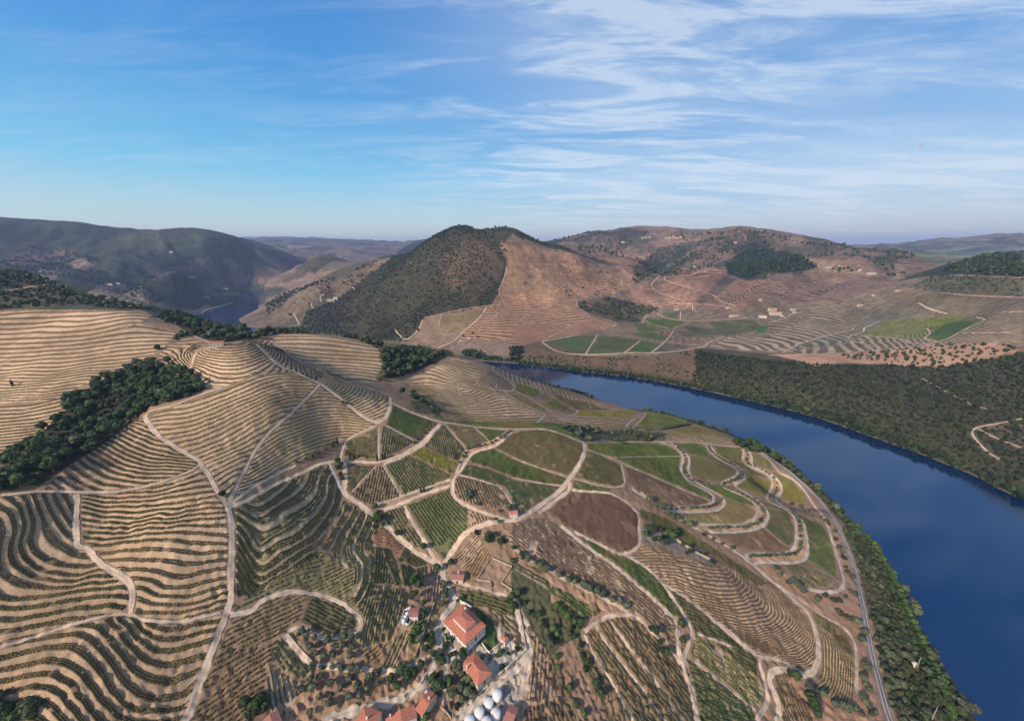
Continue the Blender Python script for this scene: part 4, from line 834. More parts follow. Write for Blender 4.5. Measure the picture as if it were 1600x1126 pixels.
for mk, rows, sp, gnd, leaf, label in PLOTS:
    P = px(mk); F = row_field(rows.strip(), sp, P); terr = rows == 'z' or (rows[0] == 'g' and rows[1:].isdigit())
    m = pip(PXG, PYG, P) & (DG < 900) & ~INR
    gp = ground(P); d0 = np.hypot(gp[:,0], gp[:,1]); m &= (DG < np.percentile(d0, 90)*1.35) & (DG > d0.min()*.8)
    if not m.any(): print('empty plot', label); continue
    x = GX[m]; y = GY[m]; v = F(x, y); c = np.array(G[gnd])
    lu = (1 + fbm(x/45, y/45, 4, 15)*.9 + fbm(x/6, y/6, 3, 19)*.35)[:, None]
    two = rows in TWO_ROWS
    if terr:
        COL[m, :3] = c*(.50 if gnd != 'olive' else .85)*lu; BANK[m] = np.array((.41, .285, .175) if gnd != 'olive' else (.35, .27, .175))*lu; COL[m, 3] = .5 if gnd == 'olive' else (.95 if rows != 'z' else .8)
        ROWV[m] = v
        e = 1.0; gx = (F(x + e, y) - v); gy = (F(x, y + e) - v); gm = gx*gx + gy*gy + 1e-6
        hx = sample(H0, x + e, y) - sample(H0, x, y); hy = sample(H0, x, y + e) - sample(H0, x, y)
        dz = np.clip((hx*gx + hy*gy)/gm, -2.2, 2.2); f = v - np.round(v)
        s = np.where(np.abs(f) < .27, f*.25, np.sign(f)*(.0675 + (np.abs(f) - .27)*(.4325/.23)))
        k = np.clip((RDIST[m] - .3)/1.5, 0, 1); HF[m] += (s - f)*dz*k*.9
    else:
        COL[m, :3] = c*lu*.92; BANK[m] = c*lu; COL[m, 3] = 0
    plots.append((P, F, terr, rows, float(sp) if rows != 'z' and not terr else float(sp), gnd, leaf, label, gp))
vg = np.clip(1 - RDIST/1.1, 0, 1)*(DG < 1000); vg2 = vg[..., None]*.6
COL[..., :3] = COL[..., :3]*(1 - vg2) + np.array((.33, .24, .16))*vg2; BANK[:] = BANK*(1 - vg2) + np.array((.34, .25, .17))*vg2
COL[..., 3] *= np.clip(RDIST/.8 + .2, 0, 1)
HF = np.where((RDIST < .5) & (DG < 800), np.minimum(HF, H0) - .22, HF)
HF += np.where(DG < 700, (vnoise(GX/2.2, GY/2.2, 5) - .5)*.10*(RDIST > .5), 0)
river_edge = np.clip(1.6 - RD/12, 0, 1)*(~INR)*(DG < 1500); re2 = river_edge[..., None]
COL[..., :3] = COL[..., :3]*(1 - re2) + np.array((.040, .044, .024))*re2; BANK[:] = BANK*(1-re2) + np.array((.045, .048, .026))*re2
def build_ground():
    nr, nc = GX.shape; idx = np.arange(nr*nc).reshape(nr, nc)
    q = np.stack([idx[:-1,:-1], idx[:-1,1:], idx[1:,1:], idx[1:,:-1]], -1).reshape(-1, 4)
    me = np_mesh('ground', np.stack([GX, GY, HF], -1).reshape(-1, 3), q, None, None, True)
    a = me.attributes.new('col', 'FLOAT_COLOR', 'POINT'); a.data.foreach_set('color', COL.reshape(-1))
    b = me.attributes.new('bank', 'FLOAT_VECTOR', 'POINT'); b.data.foreach_set('vector', BANK.reshape(-1))
    fw = me.attributes.new('farw', 'FLOAT', 'POINT'); fw.data.foreach_set('value', (np.clip((DG - 850)/500, 0, 1)).astype(np.float32).reshape(-1))
    r = me.attributes.new('rowv', 'FLOAT', 'POINT'); r.data.foreach_set('value', ROWV.reshape(-1))
    m, n, l, bs = new_mat('soil'); me.materials.append(m)
    def at(nm): t = n.new('ShaderNodeAttribute'); t.attribute_name = nm; return t
    ac = at('col'); ab = at('bank'); ar = at('rowv'); tc = n.new('ShaderNodeTexCoord')
    def noise(sc, det=6, rough=.6):
        t = n.new('ShaderNodeTexNoise'); t.inputs['Scale'].default_value = sc; t.inputs['Detail'].default_value = det; t.inputs['Roughness'].default_value = rough
        l.new(tc.outputs['Object'], t.inputs['Vector']); return t.outputs['Fac']
    def mth(op, a, b=None, cl=False):
        t = n.new('ShaderNodeMath'); t.operation = op; t.use_clamp = cl
        for i, v in enumerate((a, b)):
            if v is None: continue
            if isinstance(v, (int, float)): t.inputs[i].default_value = v
            else: l.new(v, t.inputs[i])
        return t.outputs[0]
    def mr(v, a, b, c, d, sm=False):
        t = n.new('ShaderNodeMapRange'); t.inputs[1].default_value = a; t.inputs[2].default_value = b; t.inputs[3].default_value = c; t.inputs[4].default_value = d
        if sm: t.interpolation_type = 'SMOOTHSTEP'
        l.new(v, t.inputs[0]); return t.outputs[0]
    edge = mr(noise(.35, 3), .3, .7, -.07, .07)
    f = mth('ABSOLUTE', mth('SUBTRACT', mth('FRACT', mth('ADD', ar.outputs['Fac'], edge)), .5))
    wd = mr(ac.outputs['Alpha'], .35, .95, .07, .235)
    bk = mth('MULTIPLY', mr(mth('SUBTRACT', f, wd), -.06, .06, 1, 0, True), mth('MULTIPLY', ac.outputs['Alpha'], 1.8, True))
    mx = n.new('ShaderNodeMix'); mx.data_type = 'RGBA'; l.new(bk, mx.inputs[0]); l.new(ac.outputs['Color'], mx.inputs[6]); l.new(ab.outputs['Vector'], mx.inputs[7])
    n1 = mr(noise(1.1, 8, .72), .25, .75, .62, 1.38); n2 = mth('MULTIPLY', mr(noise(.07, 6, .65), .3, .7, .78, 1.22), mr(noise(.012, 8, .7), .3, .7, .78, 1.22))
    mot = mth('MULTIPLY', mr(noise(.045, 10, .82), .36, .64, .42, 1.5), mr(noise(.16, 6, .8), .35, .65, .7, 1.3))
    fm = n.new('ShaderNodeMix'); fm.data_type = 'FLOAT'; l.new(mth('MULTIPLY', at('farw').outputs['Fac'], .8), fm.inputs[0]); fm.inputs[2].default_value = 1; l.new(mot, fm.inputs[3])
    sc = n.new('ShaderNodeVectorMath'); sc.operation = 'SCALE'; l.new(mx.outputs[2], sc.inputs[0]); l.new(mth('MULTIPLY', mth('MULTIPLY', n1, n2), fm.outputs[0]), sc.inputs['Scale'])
    l.new(sc.outputs[0], bs.inputs['Base Color']); bs.inputs['Roughness'].default_value = .95; bs.inputs['Specular IOR Level'].default_value = .08
    bp = n.new('ShaderNodeBump'); bp.inputs['Strength'].default_value = .55; bp.inputs['Distance'].default_value = .5
    l.new(noise(.9, 8, .75), bp.inputs['Height']); l.new(bp.outputs[0], bs.inputs['Normal'])
    tag(link(bpy.data.objects.new('ground', me)), kind='structure')
build_ground()
def water():
    x = np.linspace(-3000, 1200, 60); y = np.linspace(-200, 3400, 60); X, Y = np.meshgrid(x, y); idx = np.arange(3600).reshape(60, 60)
    q = np.stack([idx[:-1,:-1], idx[:-1,1:], idx[1:,1:], idx[1:,:-1]], -1).reshape(-1, 4)
    m, n, l, b = new_mat('river_water'); b.inputs['Specular Tint'].default_value = (.38, .70, 1, 1); b.inputs['Base Color'].default_value = (.001, .015, .055, 1); b.inputs['Roughness'].default_value = .06
    b.inputs['IOR'].default_value = 1.95; b.inputs['Specular IOR Level'].default_value = .5
    tc = n.new('ShaderNodeTexCoord'); mp = n.new('ShaderNodeMapping'); mp.inputs['Scale'].default_value = (.35, .9, 1); mp.inputs['Rotation'].default_value = (0, 0, .6)
    l.new(tc.outputs['Object'], mp.inputs[0]); t = n.new('ShaderNodeTexNoise'); t.inputs['Scale'].default_value = .7; t.inputs['Detail'].default_value = 6
    l.new(mp.outputs[0], t.inputs['Vector']); bp = n.new('ShaderNodeBump'); bp.inputs['Strength'].default_value = .05; bp.inputs['Distance'].default_value = .35
    l.new(t.outputs['Fac'], bp.inputs['Height']); l.new(bp.outputs[0], b.inputs['Normal'])
    me = np_mesh('river', np.stack([X, Y, X*0], -1).reshape(-1, 3), q, m); tag(link(bpy.data.objects.new('river', me)), kind='structure')
water()
# ------------------------------------------------------------------ roads
def ribbon(Wd, hw, lift, wob=.2):
    d = np.gradient(Wd, axis=0); d /= np.hypot(d[:,0], d[:,1])[:, None] + 1e-9; nrm = np.stack([-d[:,1], d[:,0]], 1)
    offs = np.array([-1, -.5, 0, .5, 1])*hw; V = []
    D = np.hypot(Wd[:,0], Wd[:,1]); hc = sample(H0, Wd[:,0], Wd[:,1])
    for j, o in enumerate(offs):
        w = 1 + (vnoise(np.arange(len(Wd))/2.3, np.full(len(Wd), j*7.7 + len(Wd)), 5) - .5)*wob*4*(abs(o) > hw*.9)
        q = Wd + nrm*(o*w)[:, None]; V.append(np.c_[q, np.maximum(sample(H0, q[:,0], q[:,1]), hc - hw) + lift + np.clip(D - 500, 0, 5000)*.0006])
    V = np.stack(V, 1); n = len(Wd); idx = np.arange(n*5).reshape(n, 5)
    f = np.stack([idx[:-1,:-1], idx[1:,:-1], idx[1:,1:], idx[:-1,1:]], -1).reshape(-1, 4)[:, ::-1]
    return V.reshape(-1, 3), f
RM = {'pale': ('track', 'dirt_track'), 'dirt': ('dirt', 'dirt_road'), 'grey': ('dirt', 'dirt_road'), 'red': ('red', 'dirt_track')}
M['red'] = track_mat('red_dirt_track', (.38, .24, .16)); M['greytrack'] = track_mat('grey_dirt', (.46, .385, .30))
for i, (Wd, hw, kind) in enumerate(road_lines):
    v, f = ribbon(Wd, hw, .05 + .004*(i % 12)); mt, nm = RM[kind]
    if kind == 'grey': mt = 'greytrack'
    if i in (33, 35, 36): mt = 'asphalt'
    rc = np.tile(np.array([.80, 1.08, .84, 1.08, .80]), len(Wd))*(.82 + .36*vnoise(v[:,0]/6, v[:,1]/6, 87)); rc = rc[:, None]*np.array([1, 1, 1])
    tag(link(bpy.data.objects.new(nm, np_mesh(nm, v, f, M[mt], rc, True))), kind='structure')
def railway():
    r = empty('railway_track', (0, 0, 0)); tag(r, 'single railway line on grey ballast running beside the river on the right', 'railway')
    v, f = ribbon(rail_w, 2.1, .25, .06); link(bpy.data.objects.new('ballast', np_mesh('ballast', v, f, M['ballast'])), r)
    d = np.gradient(rail_w, axis=0); d /= np.hypot(d[:,0], d[:,1])[:, None]; nr = np.stack([-d[:,1], d[:,0]], 1); h = sample(H0, rail_w[:,0], rail_w[:,1])
    for s in (-1, 1):
        V = []
        for o, z in ((-.16, .32), (-.16, .62), (.16, .62), (.16, .32)):
            q = rail_w + nr*(s*.85 + o); V.append(np.c_[q, h + z])
        V = np.stack(V, 1); n = len(rail_w); idx = np.arange(n*4).reshape(n, 4)
        f = np.stack([idx[:-1], idx[1:], np.roll(idx[1:], -1, 1), np.roll(idx[:-1], -1, 1)], -1).reshape(-1, 4)[:, ::-1]
        link(bpy.data.objects.new('rail', np_mesh('rail', V.reshape(-1, 3), f, M['rail'])), r)
    P = dens(rail_w, .9); mb = MB()
    for i in range(0, len(P) - 1, 1):
        dd = P[i+1] - P[i]; L = np.hypot(*dd)
        if L < .05: continue
        nn = np.array([-dd[1], dd[0]])/L; z = float(sample(H0, *P[i])) + .33
        mb.beam((*(P[i] - nn*1.25), z), (*(P[i] + nn*1.25), z), .26, .12)
    o = mb.obj('sleeper', M['sleeper'], r); o['kind'] = 'stuff'
railway()
# ------------------------------------------------------------------ vine rows
from mathutils import Matrix
def iso_segments(F, P, gp, cell, offs):
    x0, y0 = gp[:, :2].min(0) - 2; x1, y1 = gp[:, :2].max(0) + 2
    nx = int((x1 - x0)/cell) + 2; ny = int((y1 - y0)/cell) + 2
    X, Y = np.meshgrid(x0 + np.arange(nx)*cell, y0 + np.arange(ny)*cell); Z = sample(H0, X, Y)
    a, b = project(X, Y, Z); ins = pip(a, b, P)
    dd = np.hypot(gp[:,0], gp[:,1]); R = np.hypot(X, Y); ins &= (R > dd.min()*.85) & (R < np.percentile(dd, 90)*1.3)
    cin = ins[:-1,:-1] | ins[1:,:-1] | ins[:-1,1:] | ins[1:,1:]
    jy, jx = np.nonzero(cin)
    if len(jy) == 0: return np.zeros((0, 5))
    V = F(X, Y); out = []
    pts = lambda dj, di: (X[jy+dj, jx+di], Y[jy+dj, jx+di], V[jy+dj, jx+di])
    c00, c01, c11, c10 = pts(0,0), pts(0,1), pts(1,1), pts(1,0)
    for tri in ((c00, c01, c11), (c00, c11, c10)):
        for oi, off in enumerate(offs):
            vs = np.stack([t[2] for t in tri]) - off; xs = np.stack([t[0] for t in tri]); ys = np.stack([t[1] for t in tri])
            base = np.ceil(vs.min(0))
            for q in range(3):
                lv = base + q; ok = lv < vs.max(0)
                if not ok.any(): break
                pt = []
                for i, j in ((0,1),(1,2),(2,0)):
                    dv = vs[j] - vs[i]; t = np.where(np.abs(dv) > 1e-9, (lv - vs[i])/np.where(np.abs(dv) > 1e-9, dv, 1), -1)
                    pt.append((t >= 0, (t <= 1), xs[i] + t*(xs[j] - xs[i]), ys[i] + t*(ys[j] - ys[i])))
                c = np.stack([p[0] & p[1] for p in pt]); ok &= c.sum(0) >= 2
                f1 = np.argmax(c, 0); f2 = 2 - np.argmax(c[::-1], 0); px_ = np.stack([p[2] for p in pt]); py_ = np.stack([p[3] for p in pt]); I = np.arange(len(jy))
                s = np.stack([px_[f1, I], py_[f1, I], px_[f2, I], py_[f2, I], lv*4 + oi], 1)[ok]; out.append(s)
    s = np.concatenate(out); L = np.hypot(s[:,2] - s[:,0], s[:,3] - s[:,1]); s = s[L > .15]
    mx, my = (s[:,0] + s[:,2])/2, (s[:,1] + s[:,3])/2; a, b = project(mx, my, sample(H0, mx, my))
    return s[pip(a, b, P) & (sample(RDIST, mx, my) > .5)]
def hedge(s, w, h, leaf, rng, name):
    n = len(s); d = s[:, 2:4] - s[:, :2]; L = np.hypot(d[:,0], d[:,1])[:, None]; d = d/L; nr = np.stack([-d[:,1], d[:,0]], 1)
    ph = lambda x, y, k: vnoise(x*1.3, y*1.3, k)
    V = np.empty((n, 6, 3)); C = np.empty((n, 6, 3)); a = np.array(leaf)
    for e in (0, 1):
        p = s[:, 2*e:2*e+2]; ww = w*(.8 + .4*ph(p[:,0], p[:,1], 3))[:, None]; hh = h*(.8 + .4*ph(p[:,0], p[:,1], 4))
        z = sample(HF, p[:,0], p[:,1]); jit = (ph(p[:,0], p[:,1], 6) - .5)[:, None]*nr*w*.5
        V[:, 3*e] = np.c_[p - nr*ww/2, z - .15]; V[:, 3*e+1] = np.c_[p + nr*ww/2, z - .15]; V[:, 3*e+2] = np.c_[p + jit, z + hh]
        pv = vnoise(p[:,0]/9, p[:,1]/9, 41); fine = vnoise(p[:,0]/1.3, p[:,1]/1.3, 42); k = (.55 + .5*pv + .5*fine)[:, None]
        br = np.clip((vnoise(p[:,0]/16, p[:,1]/16, 43) - .55)*4, 0, 1)[:, None]
        c = a*k*(1 - br*.45) + np.array((.16, .10, .05))*br*.45
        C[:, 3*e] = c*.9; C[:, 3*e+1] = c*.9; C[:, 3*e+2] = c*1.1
    V[:, :, 2] = V[:, :, 2]; b = np.arange(n)[:, None]*6
    q = np.concatenate([b + np.array([0,2,5,3]), b + np.array([1,4,5,2])]); t = np.concatenate([b + np.array([0,1,2]), b + np.array([3,5,4])])
    return np_mesh(name, V.reshape(-1, 3), [q, t], M['vine'], np.clip(C.reshape(-1, 3), .005, 1))
nseg = 0
for P, F, terr, rows, sp, gnd, leaf, label, gp in plots:
    dmed = np.median(np.hypot(gp[:,0], gp[:,1]))
    if terr:
        offs = ((-.2, 0, .2) if rows in ('g0', 'g1') else (-.15, .15)) if rows in TWO_ROWS else ((0,) if gnd != 'olive' else (-.3, -.05, .2) if rows == 'g9' or rows == 'g10' else (0,))
        cell = 1.7 if dmed < 420 else 2.4; w, h = (.5, .65) if rows in TWO_ROWS else ((.8, .75) if gnd != 'olive' else (.8, .9))
        if rows == 'g11': w, h = .65, .6
        FF = F
    else:
        k = 1 if dmed < 330 else (1.3 if dmed < 430 else 1.8)
        FF = (lambda F, k: (lambda x, y: F(x, y)/k))(F, k); offs = (0,); cell = max(1.4, sp*k*.85); w = .75*sp*k/1.9; h = .85 if k < 1.5 else 1.1
    s = iso_segments(FF, P, gp, cell, offs)
    if len(s) < 3: print('no rows', label); continue
    mx, my = s[:,0], s[:,1]; keep = (RNG.random(len(s)) > .05) & (vnoise(mx/7, my/7, 91) > .12); s = s[keep]; nseg += len(s)
    if len(s) < 3: continue
    if dmed < 330 or (terr and dmed < 430):
        c = gp[:, :2].mean(0); o = empty('vineyard', (c[0], c[1], float(sample(HF, *c)))); o['label'] = label
        ids, inv, cnt = np.unique(s[:, 4], return_inverse=True, return_counts=True); top = np.argsort(-cnt)[:100]; isr = np.isin(inv, top)
        for t in top:
            if cnt[t] < 6: isr[inv == t] = False; continue
            me = hedge(s[inv == t], w, h, LEAF[leaf], RNG, 'vine_row'); me.transform(Matrix.Translation(-o.location)); link(bpy.data.objects.new('vine_row', me), o)
        if (~isr).sum() > 2:
            me = hedge(s[~isr], w, h, LEAF[leaf], RNG, 'vine_row'); me.transform(Matrix.Translation(-o.location)); q = link(bpy.data.objects.new('vine_row', me), o); q['kind'] = 'stuff'
    else:
        me = hedge(s, w, h, LEAF[leaf], RNG, 'vineyard'); o = link(bpy.data.objects.new('vineyard', me))
    tag(o, label, 'vineyard', 'vineyard plots on the valley slopes')
print('vine segments', nseg)
# ------------------------------------------------------------------ trees
def ico(sub):
    t = (1 + 5**.5)/2
    v = [(-1,t,0),(1,t,0),(-1,-t,0),(1,-t,0),(0,-1,t),(0,1,t),(0,-1,-t),(0,1,-t),(t,0,-1),(t,0,1),(-t,0,-1),(-t,0,1)]
    f = [(0,11,5),(0,5,1),(0,1,7),(0,7,10),(0,10,11),(1,5,9),(5,11,4),(11,10,2),(10,7,6),(7,1,8),(3,9,4),(3,4,2),(3,2,6),(3,6,8),(3,8,9),(4,9,5),(2,4,11),(6,2,10),(8,6,7),(9,8,1)]
    v = [np.array(p)/np.linalg.norm(p) for p in v]
    for _ in range(sub):
        c = {}; g = []
        def mid(a, b):
            k = (min(a,b), max(a,b))
            if k not in c: m = v[a] + v[b]; v.append(m/np.linalg.norm(m)); c[k] = len(v) - 1
            return c[k]
        for a, b, d in f:
            x, y, z = mid(a,b), mid(b,d), mid(d,a); g += [(a,x,z),(b,y,x),(d,z,y),(x,y,z)]
        f = g
    return np.array(v), np.array(f)
ICO0, ICO1 = ico(0), ico(1)
def crown(kind, seed, nleaf, lumps=6, sub=1, q=.16):
    """unit crown: footprint radius ~.5, standing on z=0 .. height"""
    r = np.random.default_rng(seed); V = []; Fq = []; Ft = []; C = []; off = 0
    hgt = {'olive': .85, 'broad': 1.05, 'cypress': 3.4, 'shrub': .7, 'bright': .9}[kind]
    base = {'olive': (.072, .088, .050), 'broad': (.034, .056, .020), 'cypress': (.022, .040, .018), 'shrub': (.050, .064, .028), 'bright': (.050, .088, .024)}[kind]
    base = np.array(base); iv, fi = (ICO1 if sub else ICO0)
    cs = []
    for i in range(lumps):
        if kind == 'cypress': c = np.array([0, 0, hgt*(.12 + .8*i/max(lumps-1, 1))]); rr = .5*math.sin(math.pi*(.22 + .72*i/max(lumps-1, 1)))**.8 + .03; sc = np.array([rr, rr, hgt/lumps*.95])
        elif i == 0: c = np.array([0, 0, hgt*.52]); sc = np.array([.36, .36, hgt*.40])
        else:
            a = 6.283*(i/(lumps-1) + r.random()*.15); rad = .20 + r.random()*.14; c = np.array([math.cos(a)*rad, math.sin(a)*rad, hgt*(.32 + .4*r.random())]); s_ = .17 + r.random()*.10; sc = np.array([s_, s_, s_*1.05*max(hgt, .8)])
        tone = .75 + r.random()*.55; cs.append((c, sc, tone))
        nn = 1 + (r.random(len(iv)) - .5)*.5
        V.append(c + iv*sc*nn[:, None]); Ft.append(fi + off); C.append(base*(tone*(.72 + .5*r.random(len(iv))))[:, None]); off += len(iv)
    for i in range(nleaf):
        c, sc, tone = cs[r.integers(len(cs))]; n = r.normal(size=3); n /= np.linalg.norm(n)
        if n[2] < -.3: n[2] *= -1
        p = c + n*sc*(.95 + .3*r.random()); u = np.cross(n, r.normal(size=3)); u /= np.linalg.norm(u) + 1e-9; w = np.cross(n + r.normal(size=3)*.6, u); w /= np.linalg.norm(w) + 1e-9
        s = q*(.5 + r.random()*.7)*(.55 if kind == 'cypress' else 1); V.append(np.array([p - u*s/2 - w*s/2, p + u*s/2 - w*s/2, p + u*s*.3 + w*s/2, p - u*s*.3 + w*s/2]))
        Fq.append(np.arange(4) + off); k = tone*(.8 + .6*r.random()); C.append(np.tile(base*k, (4, 1))); off += 4
    return np.concatenate(V), np.concatenate(Ft), (np.array(Fq) if Fq else np.zeros((0, 4), int)), np.concatenate(C)
TR = {'olive': .22, 'broad': .18, 'cypress': .25, 'shrub': .06, 'bright': .15}
LEAFN = {'olive': 'olive_tree', 'broad': 'broadleaf_tree', 'cypress': 'cypress_tree', 'shrub': 'shrub', 'bright': 'bush'}
CATN = {'olive': 'olive tree', 'broad': 'tree', 'cypress': 'cypress', 'shrub': 'shrub', 'bright': 'bush'}
def leaf_material():
    m = M['leaf']; n = m.node_tree.nodes; l = m.node_tree.links; b = n['Principled BSDF']
    a = [x for x in n if x.type == 'ATTRIBUTE'][0]; oi = n.new('ShaderNodeObjectInfo'); mr = n.new('ShaderNodeMapRange'); mr.inputs[3].default_value = .75; mr.inputs[4].default_value = 1.25
    l.new(oi.outputs['Random'], mr.inputs[0]); v = n.new('ShaderNodeVectorMath'); v.operation = 'SCALE'; l.new(a.outputs['Color'], v.inputs[0]); l.new(mr.outputs[0], v.inputs['Scale']); l.new(v.outputs[0], b.inputs['Base Color'])
leaf_material()
PROTO = {}
for kd in TR:
    for vr in range(4):
        v, t, q, c = crown(kd, 100*vr + len(kd), 260 if kd != 'cypress' else 200, 7 if kd != 'cypress' else 9)
        tz = TR[kd]; v = v.copy(); v[:, 2] += tz
        cm = np_mesh('crown', v, [t, q] if len(q) else [t], M['leaf'], c)
        mb = MB(); mb.cyl(0, 0, -.25, tz + .35, .055 if kd != 'shrub' else .03, .03, 7)
        if kd in ('olive', 'broad'):
            for a in (0.4, 2.5, 4.6): mb.beam((0, 0, tz*.6), (math.cos(a)*.24, math.sin(a)*.24, tz + .42), .035)
        tm = bpy.data.meshes.new('trunk'); tm.from_pydata(mb.v, [], mb.f); tm.materials.append(M['bark']); PROTO[kd, vr] = (tm, cm)
LOW = {(kd, lv): [crown(kd, 7*i + 3 + lv, 60 if lv else 14, 3 if lv else 1, 1 if lv else 0, .2 if lv else .42) for i in range(6)] for kd in TR for lv in (0, 1)}
TREES = []   # (x, y, z, size, kind, group index)
TG = []      # group: (label, group phrase, stuff name)
def tgroup(label, phrase): TG.append((label, phrase)); return len(TG) - 1
def put(P, kind, size, gi, var=.25):
    if size > 9: P = P + np.array([-4.0, 13.0])      # tall trees were marked at mid crown
    for x, y, z in ground(P, HF): TREES.append((x, y, z, size*.84*(1 + (random.random()*2 - 1)*var), kind, gi))
def row(mk, step, kind, size, label, phrase, jit=.3):
    gi = tgroup(label, phrase); g = ground(dens(px(mk), 4))[:, :2]
    L = np.r_[0, np.cumsum(np.hypot(*np.diff(g, axis=0).T))]; t = np.arange(0, L[-1], step); t = t + (RNG.random(len(t)) - .5)*step*.3
    x = np.interp(t, L, g[:,0]) + (RNG.random(len(t)) - .5)*jit*2; y = np.interp(t, L, g[:,1]) + (RNG.random(len(t)) - .5)*jit*2
    for a, b, z in zip(x, y, np.maximum(sample(HF, x, y), -.3)):
        if random.random() > .04 and float(sample(HF, a, b)) > -1.0: TREES.append((a, b, float(z), size*random.uniform(.75, 1.25), kind, gi))
def area(mk, step, kinds, size, label, phrase, clump=0.0, dmax=1e9):
    gi = tgroup(label, phrase); P = px(mk); gp = ground(P); dd = np.hypot(gp[:,0], gp[:,1]); x0, y0 = gp[:, :2].min(0); x1, y1 = gp[:, :2].max(0)
    nx = int((x1 - x0)/step) + 1; ny = int((y1 - y0)/step) + 1
    X, Y = np.meshgrid(x0 + np.arange(nx)*step, y0 + np.arange(ny)*step); X = X + (RNG.random(X.shape) - .5)*step*.95; Y = Y + (RNG.random(Y.shape) - .5)*step*.95
    Z = sample(HF, X, Y); a, b = project(X, Y, Z); D = np.hypot(X, Y)
    jx = (vnoise(X/25, Y/25, 71) - .5)*np.clip(3000/D, 1, 10)
    m = pip(a + jx, b + jx*.5, P) & (D < dd.max()*1.08) & (D > dd.min()*.9) & (sample(RDIST, X, Y) > .8) & (Z > .8) & (sample(RD, X, Y) > 1.5)
    if clump: m &= fbm(X/(step*5), Y/(step*5), 3, 23) + .5 > clump
    X, Y, Z = X[m], Y[m], Z[m]; kk = RNG.choice(len(kinds), len(X)); u = RNG.random(len(X))
    for i in range(len(X)): TREES.append((X[i], Y[i], Z[i], size*(.55 + .8*u[i]**1.5), kinds[kk[i]], gi))
def spots(mk, kind, size, label, phrase, var=.2): put(px(mk), kind, size, tgroup(label, phrase), var)
OL = 'olive'
row('c3 95,190 250,275 390,335', 4.2, OL, 4.6, 'olive tree in the upper half of the dense row beside the red track', 'olive trees in the dense row above the kitchen garden', .8)
row('c3 418,350 560,410 690,472', 4.2, OL, 4.4, 'olive tree in the lower half of the dense row above the white pathed vineyard', 'olive trees in the lower dense row', .8)
row('b2 1040,388 990,440 920,500', 5, OL, 3.2, 'small round tree of the short avenue beside the bright green vineyard', 'trees of the avenue by the bright green vineyard')
row('b2 1490,428 1430,475 1370,500 1300,515 1245,525 1220,560 1185,632', 5.5, OL, 3.2, 'small round tree lining the curved road in the middle of the fields', 'trees of the curved avenue')
row('d 205,130 255,180 272,215 258,255 262,300 330,350', 5, OL, 3, 'small olive tree between the twin tracks of the first switchback', 'olive trees along the first switchback')
row('d 470,450 455,480 380,500 170,505', 5, OL, 2.8, 'small olive tree on the red soil inside the first hairpin', 'olive trees inside the first hairpin')
row('d 400,145 430,185 480,218 560,255 595,290 585,325 520,350 490,362', 4.6, OL, 3, 'small olive tree between the twin tracks of the second switchback', 'olive trees along the second switchback')
row('d 340,345 470,372 570,405 665,455 715,495 722,550 690,590 620,612 380,622', 4.6, OL, 3, 'small olive tree on the long bend of the third hairpin', 'olive trees along the third hairpin')
row('d 622,155 630,200 620,235 720,278 775,315 805,355 800,400 770,440', 4.6, OL, 3, 'small olive tree between the twin tracks near the river trees', 'olive trees along the outer switchback')
row('d 880,505 920,550 935,600 942,680 940,745 905,775 800,778 640,788', 4.2, OL, 3.2, 'small olive tree between the twin tracks beside the tall green vineyard', 'olive trees along the lowest hairpin')
row('d 795,875 850,925 920,975 985,1025', 3.6, OL, 5, 'dense olive tree in the diagonal clump below the lowest hairpin', 'olive trees in the diagonal clump', 1.2)
row('d 1150,690 1170,740 1195,805', 3.6, OL, 4.4, 'dark olive tree in the short row beside the railway', 'olive trees in the short row by the railway', .8)
row('d 55,470 120,515 160,548 210,572 290,612', 4.6, OL, 4.6, 'olive tree between the field tracks above the long dark strip', 'olive trees above the long dark strip', 1)
row('e 670,770 710,800 760,855', 3.4, 'broad', 4.6, 'dark tree just inside the hairpin at the bottom edge', 'trees inside the bottom hairpin', .8)
row('e 800,880 900,930 970,985 1100,1045', 4.5, OL, 4.4, 'olive tree on the bank between hairpin and railway at the bottom', 'olive trees on the bottom bank', 1.2)
row('e 820,970 860,1080 880,1120', 4, 'broad', 5.2, 'large dark tree at the bottom edge right of the hairpin', 'dark trees at the bottom right hairpin', 1)
row('d 20,45 100,45 200,30 300,10', 5, OL, 4.2, 'olive tree in the hedge below the rounded riverside vineyard', 'olive trees in the riverside hedge', .8)
row('b3 640,430 760,440 870,455', 4.2, OL, 5, 'grey green olive in the thick clump behind the ridge crossroads', 'olive trees behind the ridge crossroads', 2)
row('c2 1000,600 985,660 950,740', 6, OL, 4.6, 'olive tree along the terrace wall left of the estate drive', 'olive trees left of the estate drive', 1)
spots('c2 980,440 990,480 985,520 975,560', 'broad', 3.6, 'bushy dark tree in the line behind the tank house', 'bushes behind the tank house')
spots('c2 930,615 945,595 910,680 905,655', 'bright', 4, 'light green bush in the strip below the tank house', 'bright bushes below the tank house')
spots('d 890,482 940,495 975,528 1005,545 1060,555 1090,580 1105,598 1140,642', OL, 5, 'olive tree in the loose line between green vineyard and railway', 'olive trees upslope of the railway')
spots('d 1205,850 1215,880 1240,912 1228,990 1260,1012 1085,1020 1130,1045 1165,1050 1205,1025 1035,1050', OL, 4.4, 'olive tree scattered on the red slope beside the railway', 'olive trees on the red slope')
spots('d 60,470 430,685 480,715 540,740 375,660', OL, 4.6, 'rounded olive tree beside the upper farm track', 'olive trees beside the upper farm track')
spots('e 1040,280 1060,300 1120,330 1150,340 1190,375 1225,430 1245,460 1225,512 1100,320', OL, 5, 'dark olive in the clump above the railway embankment', 'olive trees above the embankment')
